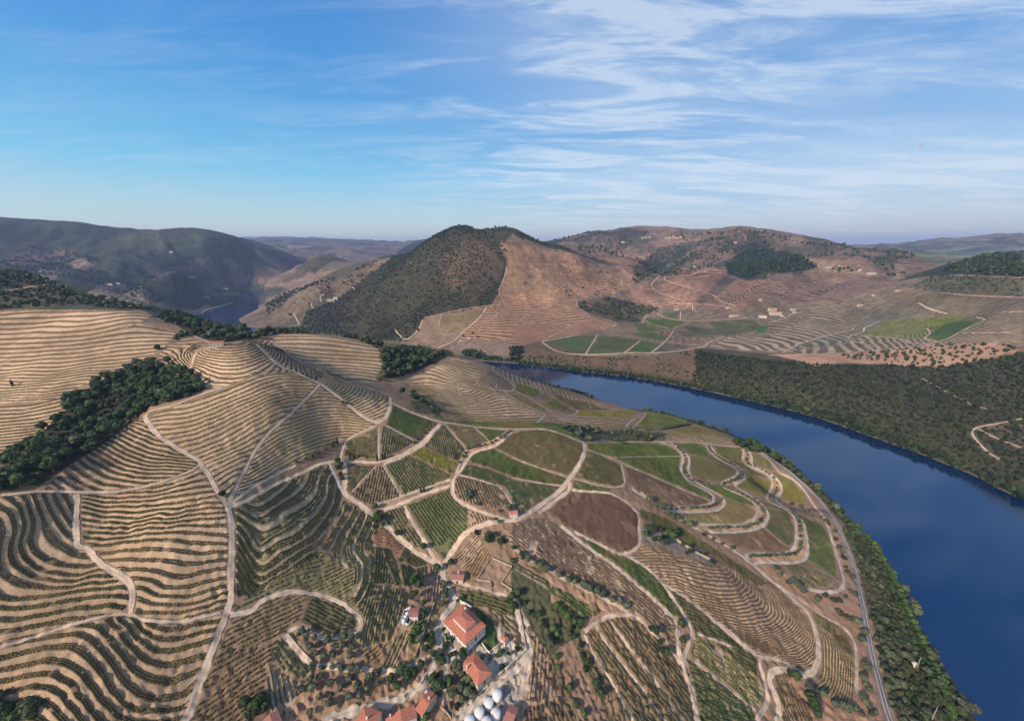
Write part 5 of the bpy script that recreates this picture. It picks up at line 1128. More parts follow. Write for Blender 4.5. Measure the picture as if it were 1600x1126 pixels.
spots('e 1245,715 1265,740 1235,810 1255,850 1275,880 1180,1040 1235,970 1245,1000 1285,1030 1330,1060 1300,1080 1220,1080', OL, 4.6, 'grey green tree on the eroded bank beside the railway', 'trees on the eroded bank')
spots('c2 250,620 300,630 345,655 320,710 355,745 365,690 400,760 455,750 465,700 510,700 520,650 565,655 565,710 560,755 425,670 420,650 275,615', OL, 3.8, 'young olive tree in the small orchard below the oval vineyard', 'olive trees in the small orchard')
spots('c2 440,980 435,1040 375,1000 265,960 325,900 380,880 390,820 340,825 450,820 505,835 320,1090 600,850 550,890 560,840 500,940 440,920 610,990 550,1000 660,880 715,920 780,910 700,850 330,950 720,860 655,950 600,940', OL, 3.9, 'olive tree on the red brown slope above the estate road', 'olive trees on the slope above the estate road')
spots('c2 850,845 830,940 890,890 930,860 970,810 1030,640 1040,745 1030,690 795,890 900,860', 'broad', 4.6, 'dark tree in the clump where the farm track meets the estate road', 'dark trees by the estate road')
spots('c2 925,330 960,350 945,310', 'broad', 5.2, 'broad tree with yellowing crown beside the small plots near the junction', 'broad trees above the tank house'); spots('c2 930,405', 'broad', 5, 'round dark tree just above the tank house yard', 'trees by the tank house')
spots('c2 985,120', 'broad', 4.6, 'dark green tree in the fork of the two roads above the junction', 'trees at the road fork')
spots('c2 830,38', 'broad', 4.8, 'tree on the edge of the dirt road by the dark red plot', 'roadside trees')
spots('b2 700,880 715,905 705,935 725,960 745,975 700,965', 'broad', 5.2, 'tree of the dark clump on the road bend left of the pointed vineyard', 'trees at the road bend')
spots('b2 480,615 495,640 480,650 495,690 505,710', 'broad', 5, 'tree of the small wood wedged between two tracks at the upper bend', 'trees of the small wedge wood')
spots('b2 1235,805 1255,800 1245,825', OL, 5, 'round grey green bush standing inside the vineyard near the red roofed hut', 'bushes inside the vineyard')
spots('b2 1490,875 1480,890 1425,895 1400,945 1425,965 1300,860', OL, 3.4, 'small tree beside the red roofed hut', 'small trees by the red roofed hut')
spots('b2 860,210', 'broad', 8, 'single round dark tree on the shaded strip behind the ridge road', 'single trees', 0)
spots('b2 512,262 530,268', 'broad', 3.4, 'small dark tree on the ridge track above the golden vineyard', 'small trees on the ridge track')
spots('c2 1140,215 1065,250', 'broad', 4.8, 'tree beside the road junction near the stone hut', 'trees at the junction')
spots('c2 1105,345 1110,380 1105,410 1095,450', OL, 4.4, 'tree on the left verge of the estate drive', 'trees on the drive verge')
spots('b2 240,610 290,595 330,580 365,560 405,540 440,520', OL, 3.6, 'small bush in the dotted line below the golden vineyard', 'bushes below the golden vineyard')
for mk, lb in (('b2 455,512', 'left cypress of the pair beside the golden vineyard'), ('b2 478,502', 'right cypress of the pair beside the golden vineyard'), ('b2 553,592', 'left of the two cypresses below the dark olive plot'), ('b2 575,592', 'right of the two cypresses below the dark olive plot'), ('b2 742,592', 'left of the two cypresses below the olive plot by the avenue'), ('b2 757,587', 'right of the two cypresses below the olive plot by the avenue'), ('b2 985,785', 'right cypress of the pair on the upper edge of the middle road'), ('b2 968,790', 'left cypress of the pair on the upper edge of the middle road'), ('b1 75,160', 'dark conical cypress standing alone on the pale terraces at left'), ('b3 695,422', 'tall slim cypress below the rounded riverside vineyard'), ('b2 712,602', 'short cypress at the crossing below the vertical track')):
    spots(mk, 'cypress', 2.0 if 'alone' not in lb else 2.4, lb, 'cypresses', 0)
spots('k 840,590', 'broad', 5.4, 'large dark tree in the estate grove beside the pale path', 'trees of the estate grove'); spots('k 930,520 1000,580 1050,600 950,640', 'olive', 4.8, 'dark tree in the estate grove below the second house', 'trees of the lower estate grove')
spots('k 1060,480 1020,440', 'olive', 5, 'dark tree at the corner of the second house', 'trees at the corner of the second house')
spots('k 890,320 920,290 880,270 945,385', 'olive', 4.2, 'dark tree left of the second house', 'trees left of the second house'); spots('k 815,460', 'bright', 5, 'bright green tree right beside the pale estate path', 'bright estate trees')
spots('k 640,445', 'broad', 5, 'dark tree between estate road and pale path', 'trees between road and path'); spots('k 700,520 735,520', 'broad', 5, 'large dark tree above the long red roofed building', 'trees above the long building')
spots('k 960,160 970,180 940,95', 'broad', 4, 'tree on the corner of the manor terrace', 'trees on the manor terrace corner'); spots('k 750,140 785,90 770,70 830,160 870,150', 'broad', 3.4, 'small tree in the front garden of the manor', 'trees in the manor front garden')
spots('k 700,220 745,250 650,160 575,95 600,20', 'broad', 3.8, 'tree along the right verge of the estate road below the manor', 'trees along the estate road')
spots('k 900,700 700,380', 'broad', 3, 'small dark shrub on the bare estate slope', 'shrubs on the estate slope'); spots('k 565,820', 'bright', 5.4, 'yellow green tree in front of the long red roofed building', 'bright trees')
spots('k 1320,170 1335,150', 'bright', 3, 'bright green shrub on the gravel terrace', 'bright terrace shrubs'); spots('k 1370,120 1430,150 1240,190 1070,50 1520,120 1510,90 1360,290 1380,300 1160,180', 'broad', 2.8, 'dark clipped shrub on the gravel terrace', 'terrace shrubs')
spots('g 320,650 345,700 380,690 290,570 430,720 480,730 320,830', 'broad', 2.4, 'low dark shrub in the gravel bed left of the manor', 'shrubs left of the manor')
spots('g 1260,265 1300,280', 'bright', 4.4, 'pale green round tree at the corner of the lane', 'trees at the lane corner'); spots('g 1330,90 1240,150 1200,170', 'broad', 4.2, 'dark tree at the upper corner of the walled lane', 'trees at the upper lane corner')
spots('g 560,140 500,180', 'bright', 3.2, 'small bright bush above the manor', 'bushes above the manor')
spots('c3 35,390 75,440 100,500 130,515 150,520 5,470', 'broad', 4.4, 'dark tree in the overgrown garden right of the lane', 'trees of the overgrown garden'); spots('c3 265,460 290,485 325,530 240,600 265,625', 'bright', 4, 'yellow green orange tree in the kitchen garden', 'fruit trees in the kitchen garden')
spots('c3 345,545 365,560 400,570 350,590 390,590 300,500 380,550 340,620 365,640', 'broad', 4, 'dark green tree in the thick line of the kitchen garden', 'dark trees in the kitchen garden'); spots('c3 175,590 160,575 220,690 210,680', OL, 5, 'silver green olive left of the fallow strip', 'silver olives by the fallow strip')
spots('c3 400,690 440,800 410,750 505,930 520,985 490,920 430,830 515,960', 'broad', 3.8, 'dark bush along the right edge of the fallow strip', 'bushes on the right of the fallow strip'); spots('c3 260,760 270,820 340,940 370,1030 380,1050 420,1100 335,950', 'bright', 3.4, 'bush with yellow green leaves along the left edge of the fallow strip', 'bushes on the left of the fallow strip')
spots('c3 1000,575 1000,665 990,570', 'broad', 4, 'tree on the narrow island between the two farm tracks', 'trees between the farm tracks'); spots('c3 810,590 870,670 895,735 905,745 880,725 840,620', 'broad', 4.6, 'tree in the line on the left side of the long farm track', 'trees left of the long farm track')
spots('c3 0,200 65,175 8,120 60,165 -60,60 -40,75 -100,40', 'broad', 3.6, 'small dark tree beside the red track near the fallow square', 'trees beside the red track')
row('c2 1290,20 1330,45 1380,75', 5, 'broad', 4, 'dark tree in the row above the striped vineyard near the hut', 'trees above the striped vineyard', 1); row('c2 1360,85 1400,95 1450,90', 4, 'broad', 4, 'dark tree in the hedge below the tan field corner', 'hedge trees at the tan field', 1)
spots('d 60,650 40,630 120,640 80,690 150,720 110,700 30,670 140,680', 'broad', 5, 'dark tree crowding the top of the rocky outcrop', 'trees on the rocky outcrop'); spots('d 175,660 200,655 190,680', 'bright', 6, 'bright green tree on the rocky outcrop', 'bright trees on the outcrop')
spots('d 250,720 300,730 310,760 350,770 380,780 430,825 290,750 270,770 415,815', 'broad', 3.6, 'bush among the stones on the lower outcrop', 'bushes on the lower outcrop')
spots('d 575,85 600,70 625,75 640,95 655,80 680,100 700,105 715,125 740,130 735,105 660,115 610,105 690,130', 'broad', 9.5, 'tall dark tree of the big clump on the river bank at the bend', 'tall trees of the riverside clump'); spots('d 790,165 815,160 835,175 805,180', 'broad', 10, 'large round tree leaning over the water right of the riverside clump', 'large trees over the water')
# woods and scrub
area('b1 -60,680 120,570 330,350 430,240 560,140 700,80 830,30 960,20 1090,70 1200,165 1170,200 1000,260 880,280 820,340 700,430 600,500 400,630 200,760 -60,785', 4.3, ['broad', 'broad', 'shrub', 'olive', 'broad'], 6.2, 'dark tree in the dense wooded ravine at left', 'trees of the wooded ravine')
area('a1 -200,440 120,470 280,520 400,570 480,600 640,640 900,690 830,688 640,680 450,655 300,670 -200,700', 6.5, ['shrub', 'broad', 'olive'], 6, 'dark shrub on the hilltop at the left edge', 'shrubs on the left hilltop', .22)
area('a1 920,725 1060,700 1400,800 1501,850 a2 60,860 a1 1330,880 1220,865 1060,800 960,765', 6, ['broad', 'shrub', 'olive'], 6.5, 'dark shrub on the ridge left of the white hilltop chapel', 'shrubs on the chapel ridge', .3)
area('a1 995,875 1100,815 1115,830 1020,880', 4.5, ['broad'], 5, 'tree in the thin copse above the small terrace patch', 'trees of the thin copse')
area('a2 0,830 130,800 400,785 620,855 740,900 720,925 600,865 400,830 150,830 0,850', 5.5, ['olive', 'shrub', 'broad'], 6, 'dark shrub on the crest behind the striped hill', 'shrubs on the crest')
area('a2 735,960 800,930 900,905 1130,935 1150,955 1000,1010 880,1080 720,1110 745,1060', 5, ['shrub', 'olive', 'broad'], 6.2, 'tree in the wood between the striped hill and the terraced hill', 'trees of the middle wood')
area('a2 1215,940 1270,930 1330,960 1501,985 f 780,150 700,135 500,100 420,80', 6, ['broad'], 9, 'dark tree behind the terraced hill near the far bend', 'trees at the far bend')
area('f 780,20 870,10 870,90 850,150 780,120', 7, ['broad'], 9, 'dark tree on the far bank at the river bend', 'trees at the bend of the far bank')
area('f 0,385 80,395 200,460 280,540 240,545 130,480 40,420', 4.6, ['shrub', 'broad', 'olive'], 4.6, 'bush in the scrubby hollow behind the ridge road', 'bushes of the ridge hollow', .35)
area('a2 270,780 300,700 500,610 640,500 740,430 860,330 1050,240 1200,160 1400,150 1480,220 a3 200,280 360,350 150,300 0,250 a2 1450,300 1480,400 1470,470 1430,560 1380,660 980,735 960,810 930,835 880,875 800,870 620,860 400,795', 8, ['broad', 'shrub', 'shrub'], 5.6, 'dark scrub bush on the steep face of the central mountain', 'scrub of the central mountain', .30)
area('a3 400,640 560,620 700,645 870,685 780,720 740,760 650,770 600,755 480,725 395,680', 7.5, ['shrub', 'broad'], 7, 'dark shrub on the bare knoll above the green valley plots', 'shrubs of the knoll', .42)
area('a3 1240,420 1370,345 1501,330 a4 120,350 300,440 200,465 0,475 a3 1380,505 1280,480', 9, ['broad'], 11, 'dark tree in the wood on the hill below the far summit', 'trees of the hill wood', .3)
area('a4 320,440 450,440 560,460 640,480 800,500 640,495 440,480 330,470', 16, ['broad'], 11, 'dark tree around the hamlet on the far saddle', 'trees of the far hamlet', .4)
area('a3 0,975 60,960 400,965 820,965 1080,925 1100,1126 b3 1050,150 850,125 500,85 200,50 0,20', 6.2, ['shrub', 'shrub', 'broad'], 4.0, 'low shrub on the reddish far slope', 'shrubs of the reddish far slope', .42)
area('a3 1080,930 1200,950 1501,985 a4 280,1010 500,1015 700,1010 950,1030 1300,980 1501,935 1700,930 b4 1700,900 1501,820 1350,750 1200,670 1050,610 900,550 700,480 500,410 300,340 150,300 0,255 b3 1300,215 1150,180 1050,150', 4.8, ['broad', 'shrub', 'shrub'], 5.0, 'dark shrub on the wooded far bank', 'trees of the wooded far bank', .10)
area('a4 440,960 700,930 900,910 1050,895 1380,895 1470,930 1300,965 1100,1005 950,1022 700,1000 450,990', 8.5, ['broad'], 5.2, 'dark dot of an olive tree in the far red orchard', 'olive trees of the far red orchard')
area('a4 1000,440 1300,372 1501,365 1700,365 1700,500 1501,500 1100,480', 13, ['broad', 'shrub'], 10, 'dark tree on the ridge at the right edge', 'trees of the right hand ridge', .34)
area('a4 820,560 960,500 1100,495 1501,510 1501,610 1200,600 1000,585', 9, ['olive'], 5, 'small olive tree on the dotted hillside at right', 'olive trees of the dotted hillside')
area('a1 0,420 200,320 420,350 700,430 1100,560 1180,690 900,650 560,560 300,500 120,470', 15, ['shrub', 'broad'], 10, 'dark tree on the shadowed left mountain', 'trees of the left mountain', .45)
area('c4 440,0 520,-20 580,60 640,140 720,260 770,340 820,440 880,560 940,680 1010,780 1060,880 1180,1060 1200,1180 760,1180 700,960 660,780 620,600 560,340 500,140', 3.3, ['olive', 'olive', 'shrub', 'broad'], 3.7, 'grey green tree on the bank between railway and river', 'trees between railway and river', .3)
row('c4 560,20 640,130 720,260 790,420 850,560 920,700 1000,860 1080,1126', 2.8, 'bright', 3.9, 'deep green tree in the straight double line beside the water', 'trees of the double line by the water', .8)
row('c4 545,60 625,180 700,310 770,460 830,610 890,760 960,920 1020,1126', 2.8, 'broad', 3.9, 'deep green tree in the inner row of the double line by the water', 'trees of the inner double line', .8)
row('c4 600,40 690,150 740,250 800,360 860,470 920,590 990,690 1060,800 1100,880 1170,1000 1200,1090', 3.6, 'olive', 5.2, 'feathery tree hanging over the water at the right', 'trees hanging over the near water', 1.5)
area('b4 0,520 60,560 120,620 200,680 300,780 400,870 470,950 530,1010 560,1060 450,960 330,850 230,750 120,650 0,560', 4.0, ['broad', 'shrub', 'olive'], 5.4, 'green bush on the narrow bank above the railway bend', 'bushes of the narrow bank')
row('b3 60,110 200,155 400,205 520,240 640,275 760,300 900,330 1050,370 1180,405 1320,450', 6, 'broad', 5.4, 'dark bush lining the near water edge in the distance', 'bushes of the near water edge', 1.5)
row('b3 30,30 200,52 400,77 650,103 850,133 1000,160 1150,190 1300,225 1500,269 b4 150,307 300,348 500,419 700,489 900,559 1050,619 1200,679 1350,756 1501,831 1700,911', 3.8, 'broad', 7.5, 'rounded green tree at the far water edge', 'trees of the far water edge', 2.5)
row('b4 0,262 300,334 500,400 700,470 900,540', 5.5, 'broad', 8.5, 'full green tree just behind the far water edge', 'trees behind the far water edge', 3)
area('c1 -60,985 60,975 140,1010 200,1060 220,1126 230,1180 -60,1180', 3.8, ['broad', 'bright', 'shrub'], 5, 'dark green tree in the thicket at the bottom left corner', 'trees of the corner thicket')
spots('c2 20,1040 60,1060 40,1020 -20,1060 0,1090 -40,1110 -60,1040', 'broad', 5, 'dark tree left of the brown roof at the bottom edge', 'trees by the brown roof')
spots('a1 925,925 a2 1215,850 1270,830 1300,855 a3 80,535 a3 322,942', 'broad', 8, 'single dark tree far across the valley slopes', 'single distant trees')
spots('b1 1305,805', 'broad', 3.4, 'small dark bush where the tracks meet at the long downhill path', 'bushes at the track meeting')
area('b3 430,500 640,505 850,470 870,440 700,425 540,420 400,400 250,385 330,430', 6, ['shrub', 'olive'], 4.4, 'bush on the dim slope behind the ridge crossroads', 'bushes of the dim slope', .45)
area('a3 140,265 400,225 750,210 1080,250 1320,220 1501,240 a4 300,300 720,330 900,380 1010,430 800,480 420,440 300,430 100,345 a3 1250,420 1160,440 1000,480 860,500 700,545 600,430 430,370 250,300', 26, ['shrub', 'broad'], 12, 'dark tree on the far summits', 'trees of the far summits', .47)
area('a3 700,450 860,330 1000,300 1250,260 1300,330 1100,420 900,450 780,510 690,560', 14, ['broad', 'shrub'], 10, 'dark tree in the shaded gullies below the summits', 'trees of the shaded gullies', .42)
area('a3 20,340 420,380 680,530 600,600 330,620 100,600 0,500', 34, ['shrub'], 6, 'lone shrub on the brown mountain vineyard', 'shrubs of the mountain vineyard', .5)
area('a2 60,620 330,540 640,430 870,330 900,340 600,560 420,620 220,720 60,790', 14, ['shrub', 'broad'], 8, 'bush on the left shoulder of the central mountain', 'bushes of the mountain shoulder', .47)
def plant():
    T = np.array([t[:4] for t in TREES]); K = np.array([t[4] for t in TREES]); GI = np.array([t[5] for t in TREES])
    a, b = project(T[:,0], T[:,1], T[:,2] + T[:,3]*.5); D = np.linalg.norm(T[:, :3] - np.array([0, 0, CAM_H]), axis=1); ap = T[:,3]/D*FPX
    inview = (a > -8) & (a < 1608) & (b > 0) & (b < 1134)
    # hidden behind a crest?
    vis = inview.copy(); ii = np.nonzero(inview)[0]; tt = np.linspace(.05, .985, 60)
    tx = T[ii,0][:, None]*tt; ty = T[ii,1][:, None]*tt; tz = CAM_H + (T[ii,2] + T[ii,3]*.8 - CAM_H)[:, None]*tt
    vis[ii] = ((sample(H0, tx, ty) - tz).max(1) < 0) | (D[ii] < 120)
    sing = np.zeros(len(T), bool)
    for k in set(K):
        w = np.nonzero((K == k) & vis)[0]; w = w[np.argsort(-ap[w])][:300]; sing[w] = True
    sing &= (ap > 3.0)
    keep = sing | (D < 7000)
    # every single tree gets a label of its own: its zone in a big group, then its count from the left
    ORD = 'first second third fourth fifth sixth seventh eighth ninth tenth eleventh twelfth thirteenth fourteenth fifteenth sixteenth seventeenth eighteenth nineteenth twentieth'.split()
    def ordi(n):
        if n < 20: return ORD[n]
        t, u = divmod(n + 1, 10); w = ['', '', 'twenty', 'thirty', 'forty', 'fifty', 'sixty', 'seventy', 'eighty', 'ninety']
        return w[t] + '-' + ORD[u - 1] if u else w[t].replace('ty', 'tieth')
    LAB = {}
    for g in set(GI[sing]):
        w = np.nonzero(sing & (GI == g))[0]; lb = TG[g][0]
        if len(w) == 1: LAB[w[0]] = lb; continue
        nz = 1 if len(w) <= 16 else (3 if len(w) <= 60 else 6); hgt = np.argsort(np.argsort(b[w])); z_ = hgt*nz//len(w)
        zn = {1: [''], 3: ['upper part', 'middle part', 'lower part'], 6: ['top band', 'second band', 'third band', 'fourth band', 'fifth band', 'bottom band']}[nz]
        for q in range(nz):
            v = w[z_ == q]; v = v[np.argsort(a[v])]
            for j, i in enumerate(v): LAB[i] = lb + (', ' + zn[q] if zn[q] else '') + ', ' + ordi(j) + ' from left'
    for i in LAB:
        for wd in (' the', ' small', ' single', ' deep', ' thick', ' large', ' dense', ' short', ' double', ' dark', ' steep'):
            if len(LAB[i].replace('-', ' ').split()) > 16: LAB[i] = LAB[i].replace(wd + ' ', ' ', 1)
            if wd == ' the' and len(LAB[i].replace('-', ' ').split()) > 16: LAB[i] = LAB[i].replace(wd + ' ', ' ')
    for v in sorted({TG[GI[i]][0] for i in LAB if len(LAB[i].replace('-', ' ').split()) > 16}): print('LONG', v)
    for i in np.nonzero(sing)[0]:
        x, y, z, s = T[i]; k = K[i]; tm, cm = PROTO[k, i % 4]; o = empty(LEAFN[k], (x, y, z), RNG.random()*6.28); o.scale = (s, s, s*RNG.uniform(.85, 1.15))
        lb, gp = TG[GI[i]]; tag(o, LAB[i], CATN[k], gp)
        link(bpy.data.objects.new('trunk', tm), o); link(bpy.data.objects.new('crown', cm), o)
    nst = 0
    for g in range(len(TG)):
        w = np.nonzero((GI == g) & ~sing & keep & ((D > 120)))[0]
        if len(w) == 0: continue
        VV = []; FT = []; FQ = []; CC = []; off = 0; dk = .72 if 'far bank' in TG[g][0] or 'far water' in TG[g][0] or 'mountain' in TG[g][0] else 1
        for i in w:
            x, y, z, s = T[i]; lv = 1 if D[i] < 650 else 0; v, t, q, c = LOW[K[i], lv][i % 6]; an = i*2.4; ca, sa = math.cos(an), math.sin(an)
            vv = np.stack([(v[:,0]*ca - v[:,1]*sa)*s + x, (v[:,0]*sa + v[:,1]*ca)*s + y, v[:,2]*s*(.8 + .4*((i*37) % 11)/11) + z - .08*s], 1)
            VV.append(vv); FT.append(t + off); CC.append(c*dk*(.55 + .55*((i*53) % 17)/17)); off += len(v)
            if len(q): FQ.append(q + off - len(v))
        me = np_mesh('woodland', np.concatenate(VV), [np.concatenate(FT)] + ([np.concatenate(FQ)] if FQ else []), M['leaf'], np.concatenate(CC)); nst += len(w)
        lb, gp = TG[g]; o = link(bpy.data.objects.new('woodland', me)); tag(o, ('mass of ' + gp)[:90], 'woodland', None, 'stuff')
    print('trees', len(T), 'single', sing.sum(), 'massed', nst)
plant()
# ------------------------------------------------------------------ buildings
M['pale_roof'] = simple('pale_roof', (.36, .31, .27), .9, .12, .5)
def zat(mk): return float(ground(px(mk), H0)[0][2])
def fit_rect(mk, h):
    """four roof corners (marks, in order round the roof) at eave height h above the ground -> centre, half sizes, rotation, ground z"""
    P = px(mk); g = zat_p(P.mean(0)); Q = at_z(P, g + h); g = float(sample(H0, *Q.mean(0))); Q = at_z(P, g + h); c = Q.mean(0)
    u = (Q[3] - Q[0]) + (Q[2] - Q[1]); a = math.atan2(u[1], u[0]); lu = (np.hypot(*(Q[3]-Q[0])) + np.hypot(*(Q[2]-Q[1])))/4
    lv = (np.hypot(*(Q[1]-Q[0])) + np.hypot(*(Q[2]-Q[3])))/4; return c, lu, lv, a, g
def zat_p(p): return float(ground(np.array([p]), H0)[0][2])
def hip(mb, a, b, z0, h, over=.5, ridge=None, thick=.18):
    A, B = a + over, b + over; r = max(A - B, .05) if ridge is None else ridge
    lo = [(-A,-B,z0),(A,-B,z0),(A,B,z0),(-A,B,z0)]; up = [(x, y, z + thick) for x, y, z in lo]
    if A >= B: rd = [(-r, 0, z0 + h), (r, 0, z0 + h)]; f = [(4,5,9,8),(5,6,9),(6,7,8,9),(7,4,8)]
    else: r = max(B - A, .05) if ridge is None else ridge; rd = [(0, -r, z0 + h), (0, r, z0 + h)]; f = [(4,5,8),(5,6,9,8),(6,7,9),(7,4,8,9)]
    mb.poly(lo + up + rd, [(3,2,1,0),(0,1,5,4),(1,2,6,5),(2,3,7,6),(3,0,4,7)] + f)
def gable(mb, a, b, z0, h, over=.35, thick=.15):
    A, B = a + over, b + over
    p = [(-A,-B,z0),(A,-B,z0),(A,0,z0+h),(-A,0,z0+h),(A,B,z0),(-A,B,z0)]; q = [(x, y, z + thick) for x, y, z in p]
    mb.poly(p + q, [(3,2,1,0),(5,4,2,3),(6,7,8,9),(9,8,10,11),(0,1,7,6),(4,5,11,10),(1,2,8,7),(2,4,10,8),(3,0,6,9),(5,3,9,11)])
def walls(mb, a, b, z0, z1, gab=None):
    mb.box(-a, a, -b, b, z0, z1)
    if gab: 
        for s in (-1, 1): x = s*(a - .002); mb.poly([(x,-b,z1),(x,b,z1),(x,0,z1+gab),(x-s*.2,-b,z1),(x-s*.2,b,z1),(x-s*.2,0,z1+gab)], [(0,1,2),(5,4,3),(0,2,5,3),(1,4,5,2)])
def opening(par, side, a, b, t, z, w, h, door=False):
    """a window (frame > pane) or door set on a wall; side 0:-y 1:+x 2:+y 3:-x"""
    ang = [0, 90, 180, 270][side]; dist = (b if side % 2 == 0 else a); mb = MB(); d = .06
    if door: mb.box(-w/2, w/2, -d, .02, 0, h)
    else:
        fr = .09
        mb.box(-w/2, -w/2+fr, -d, .02, 0, h); mb.box(w/2-fr, w/2, -d, .02, 0, h); mb.box(-w/2+fr, w/2-fr, -d, .02, h-fr, h); mb.box(-w/2+fr, w/2-fr, -d*1.6, .02, 0, fr); mb.box(-.03, .03, -d*.9, .02, fr, h-fr)
    o = mb.obj('door' if door else 'window', M['door'] if door else M['frame'], par)
    r = RAD(ang); v = Vector((t, -dist, 0)); v.rotate(Matrix.Rotation(r, 4, 'Z')); o.location = (v.x, v.y, z); o.rotation_euler = (0, 0, r)
    if not door: p = MB(); p.box(-w/2+.09, -.03, -.03, .015, .09, h-.09); p.box(.03, w/2-.09, -.03, .015, .09, h-.09); p.obj('pane', M['glass'], o)
    return o
def house(name, label, cat, c, a, b, rz, g, h, rh, kind='hip', roof='roof', wall='white', wins=(), doors=(), chim=None, over=.5, ridge=None, group=None, wname='wall'):
    o = empty(name, (c[0], c[1], g), rz); tag(o, label, cat, group)
    w = MB(); walls(w, a, b, -2.0, h, rh*b/(b+over) if kind == 'gable' else None); wo = w.obj('wall', M[wall], o)
    r = MB(); (gable if kind == 'gable' else hip)(r, a, b, h + .01, rh, over, **({'ridge': ridge} if kind == 'hip' else {})); ro = r.obj('roof', M[roof], o)
    for s, n, z, ww, hh in wins:
        L = (a if s % 2 == 0 else b)
        for i in range(n): opening(o, s, a, b, (-L + (i + .5)*2*L/n), z, ww, hh)
    for s, t, ww, hh in doors: opening(o, s, a, b, t, 0, ww, hh, True)
    if chim:
        for x, y in chim: m = MB(); m.box(x-.35, x+.35, y-.3, y+.3, h + rh*.25, h + rh + .7); m.box(x-.42, x+.42, y-.37, y+.37, h + rh + .7, h + rh + .85); m.obj('chimney', M['wall'], ro)
    return o, ro
def estate():
    c, a, b, rz, g = fit_rect('g 272,440 575,215 893,510 597,780', 4.2); print('manor', c, a*2, b*2)
    a -= .5; b -= .5
    m, ro = house('manor_house', 'large square manor house with clay roof around a raised windowed lantern', 'manor house', c, a, b, rz, g, 4.2, 1.7, 'hip', 'roof', 'wall',
                  [(0, 6, .4, 1.0, 1.2), (0, 6, 2.5, 1.0, 1.2), (1, 5, .4, 1.0, 1.2), (1, 5, 2.5, 1.0, 1.2), (3, 5, 2.5, 1.0, 1.2), (2, 5, 2.5, 1.0, 1.2)], [(0, 0, 1.3, 2.4), (1, 0, 1.4, 2.4)], None, .5, max(a - b, .3))
    # raised lantern with clerestory windows
    la, lb = a*.58, b*.50; L = MB(); L.box(-la, la, -lb, lb, 4.4, 6.9); lo = L.obj('lantern', M['wall'], m)
    R = MB(); hip(R, la, lb, 6.91, .95, .10, la*.35); r2 = R.obj('roof', M['roof'], lo)
    for s in range(4):
        n = 8 if s % 2 == 0 else 5; LL = la if s % 2 == 0 else lb
        for i in range(n): opening(lo, s, la, lb, -LL + (i + .5)*2*LL/n, 6.0, .85, .75)
    ch = MB(); ch.box(-la*.8-.9, -la*.8+.0, lb*1.25, lb*1.25+.8, 4.8, 7.6); ch.obj('chimney', M['wall'], m)
    st = MB(); st.box(a*.1, a, -b - 1.6, -b - .05, -1.5, .5); st.box(a*.1, a, -b - 2.3, -b - 1.65, -1.5, .1); st.obj('step', M['stone'], m)
    c, a, b, rz, g = fit_rect('k 930,240 1082,120 1255,335 1113,482', 3.5); a -= .4; b -= .4
    house('farmhouse', 'smaller hip roofed house below the manor with clay tiles and cream walls', 'house', c, a, b, rz, g, 3.5, 1.6, 'hip', 'roof', 'cream', [(0, 4, 1.2, .9, 1.2), (1, 2, 1.4, .9, 1.1), (3, 3, 1.2, .9, 1.2)], [(1, 0, 1.2, 2.2)], [(-a*.4, -b*.9)], .4)
    c, a, b, rz, g = fit_rect('g 1075,682 1140,625 1207,680 1142,738', 3.4); a -= .25; b -= .25
    house('garden_pavilion', 'tiny square pavilion with pointed clay roof on the gravel terrace', 'pavilion', c, a, b, rz, g, 3.4, 1.0, 'hip', 'roof', 'wall', [(1, 1, 1.1, .7, 1.1)], [(0, 0, .9, 2.0)], None, .25)
    c, a, b, rz, g = fit_rect('c2 1140,296 1155,250 1224,256 1217,302', 3.0); a -= .25; b -= .25
    house('stone_hut', 'small hut with faded tile roof beside the road junction', 'hut', c, a, b, rz, g, 3.0, 1.0, 'gable', 'roof_old', 'cream', [], [(0, 0, 1.2, 1.9)], [(0, b*.6)], .25)
    P = px('b3 8,920'); q = ground(P)[0]
    house('field_hut', 'tiny white hut with orange roof beside the road bend in the field patchwork', 'hut', q, 2.6, 1.7, .25, q[2], 2.6, .9, 'gable', 'roof', 'wall', [(0, 2, 1, .7, .8)], [(1, 0, .9, 1.9)], None, .3)
    # winery buildings along the bottom edge
    c, a, b, rz, g = fit_rect('k 440,690 625,540 705,582 512,780', 4.0); a -= .3; b -= .3
    house('winery_wing', 'narrow cream winery wing with clay roof and white chimney beside the estate road', 'winery', c, a, b, rz, g, 4.0, 1.2, 'gable', 'roof', 'cream', [(1, 2, 1.4, .9, 1.2), (2, 5, 2.3, .8, 1.0), (0, 5, 2.3, .8, 1.0), (3, 2, 1.4, .9, 1.2)], [(2, 0, 1.2, 2.2), (0, 0, 1.2, 2.2)], [(a*.3, b*.3)], .3)
    c, a, b, rz, g = fit_rect('k 165,742 432,712 500,850 150,880', 6.0); a -= .3; b -= .3
    house('winery_hall', 'broad winery hall with smooth red roof cut by the bottom edge', 'winery', c, a, b, rz, g, 5.0, 1.2, 'gable', 'roof', 'wall', [(0, 4, 1.2, 1, 1.4), (2, 4, 1.2, 1, 1.4)], [], [(-a*.9, -b*.7)], .3)
    c, a, b, rz, g = fit_rect('k -250,800 -40,735 160,775 -60,900', 6.0); a -= .3; b -= .3
    house('winery_hall', 'older dark roofed winery building left of the smooth red roof with white chimney', 'winery', c, a, b, rz, g, 4.6, 1.6, 'hip', 'roof', 'wall', [(0, 4, 1.2, 1, 1.4)], [(2, 0, 1.2, 2.2)], [(a*.1, -b*.1)], .3)
    c, a, b, rz, g = fit_rect('k 1375,850 1442,640 1525,702 1475,880', 4.0); a -= .25; b -= .25
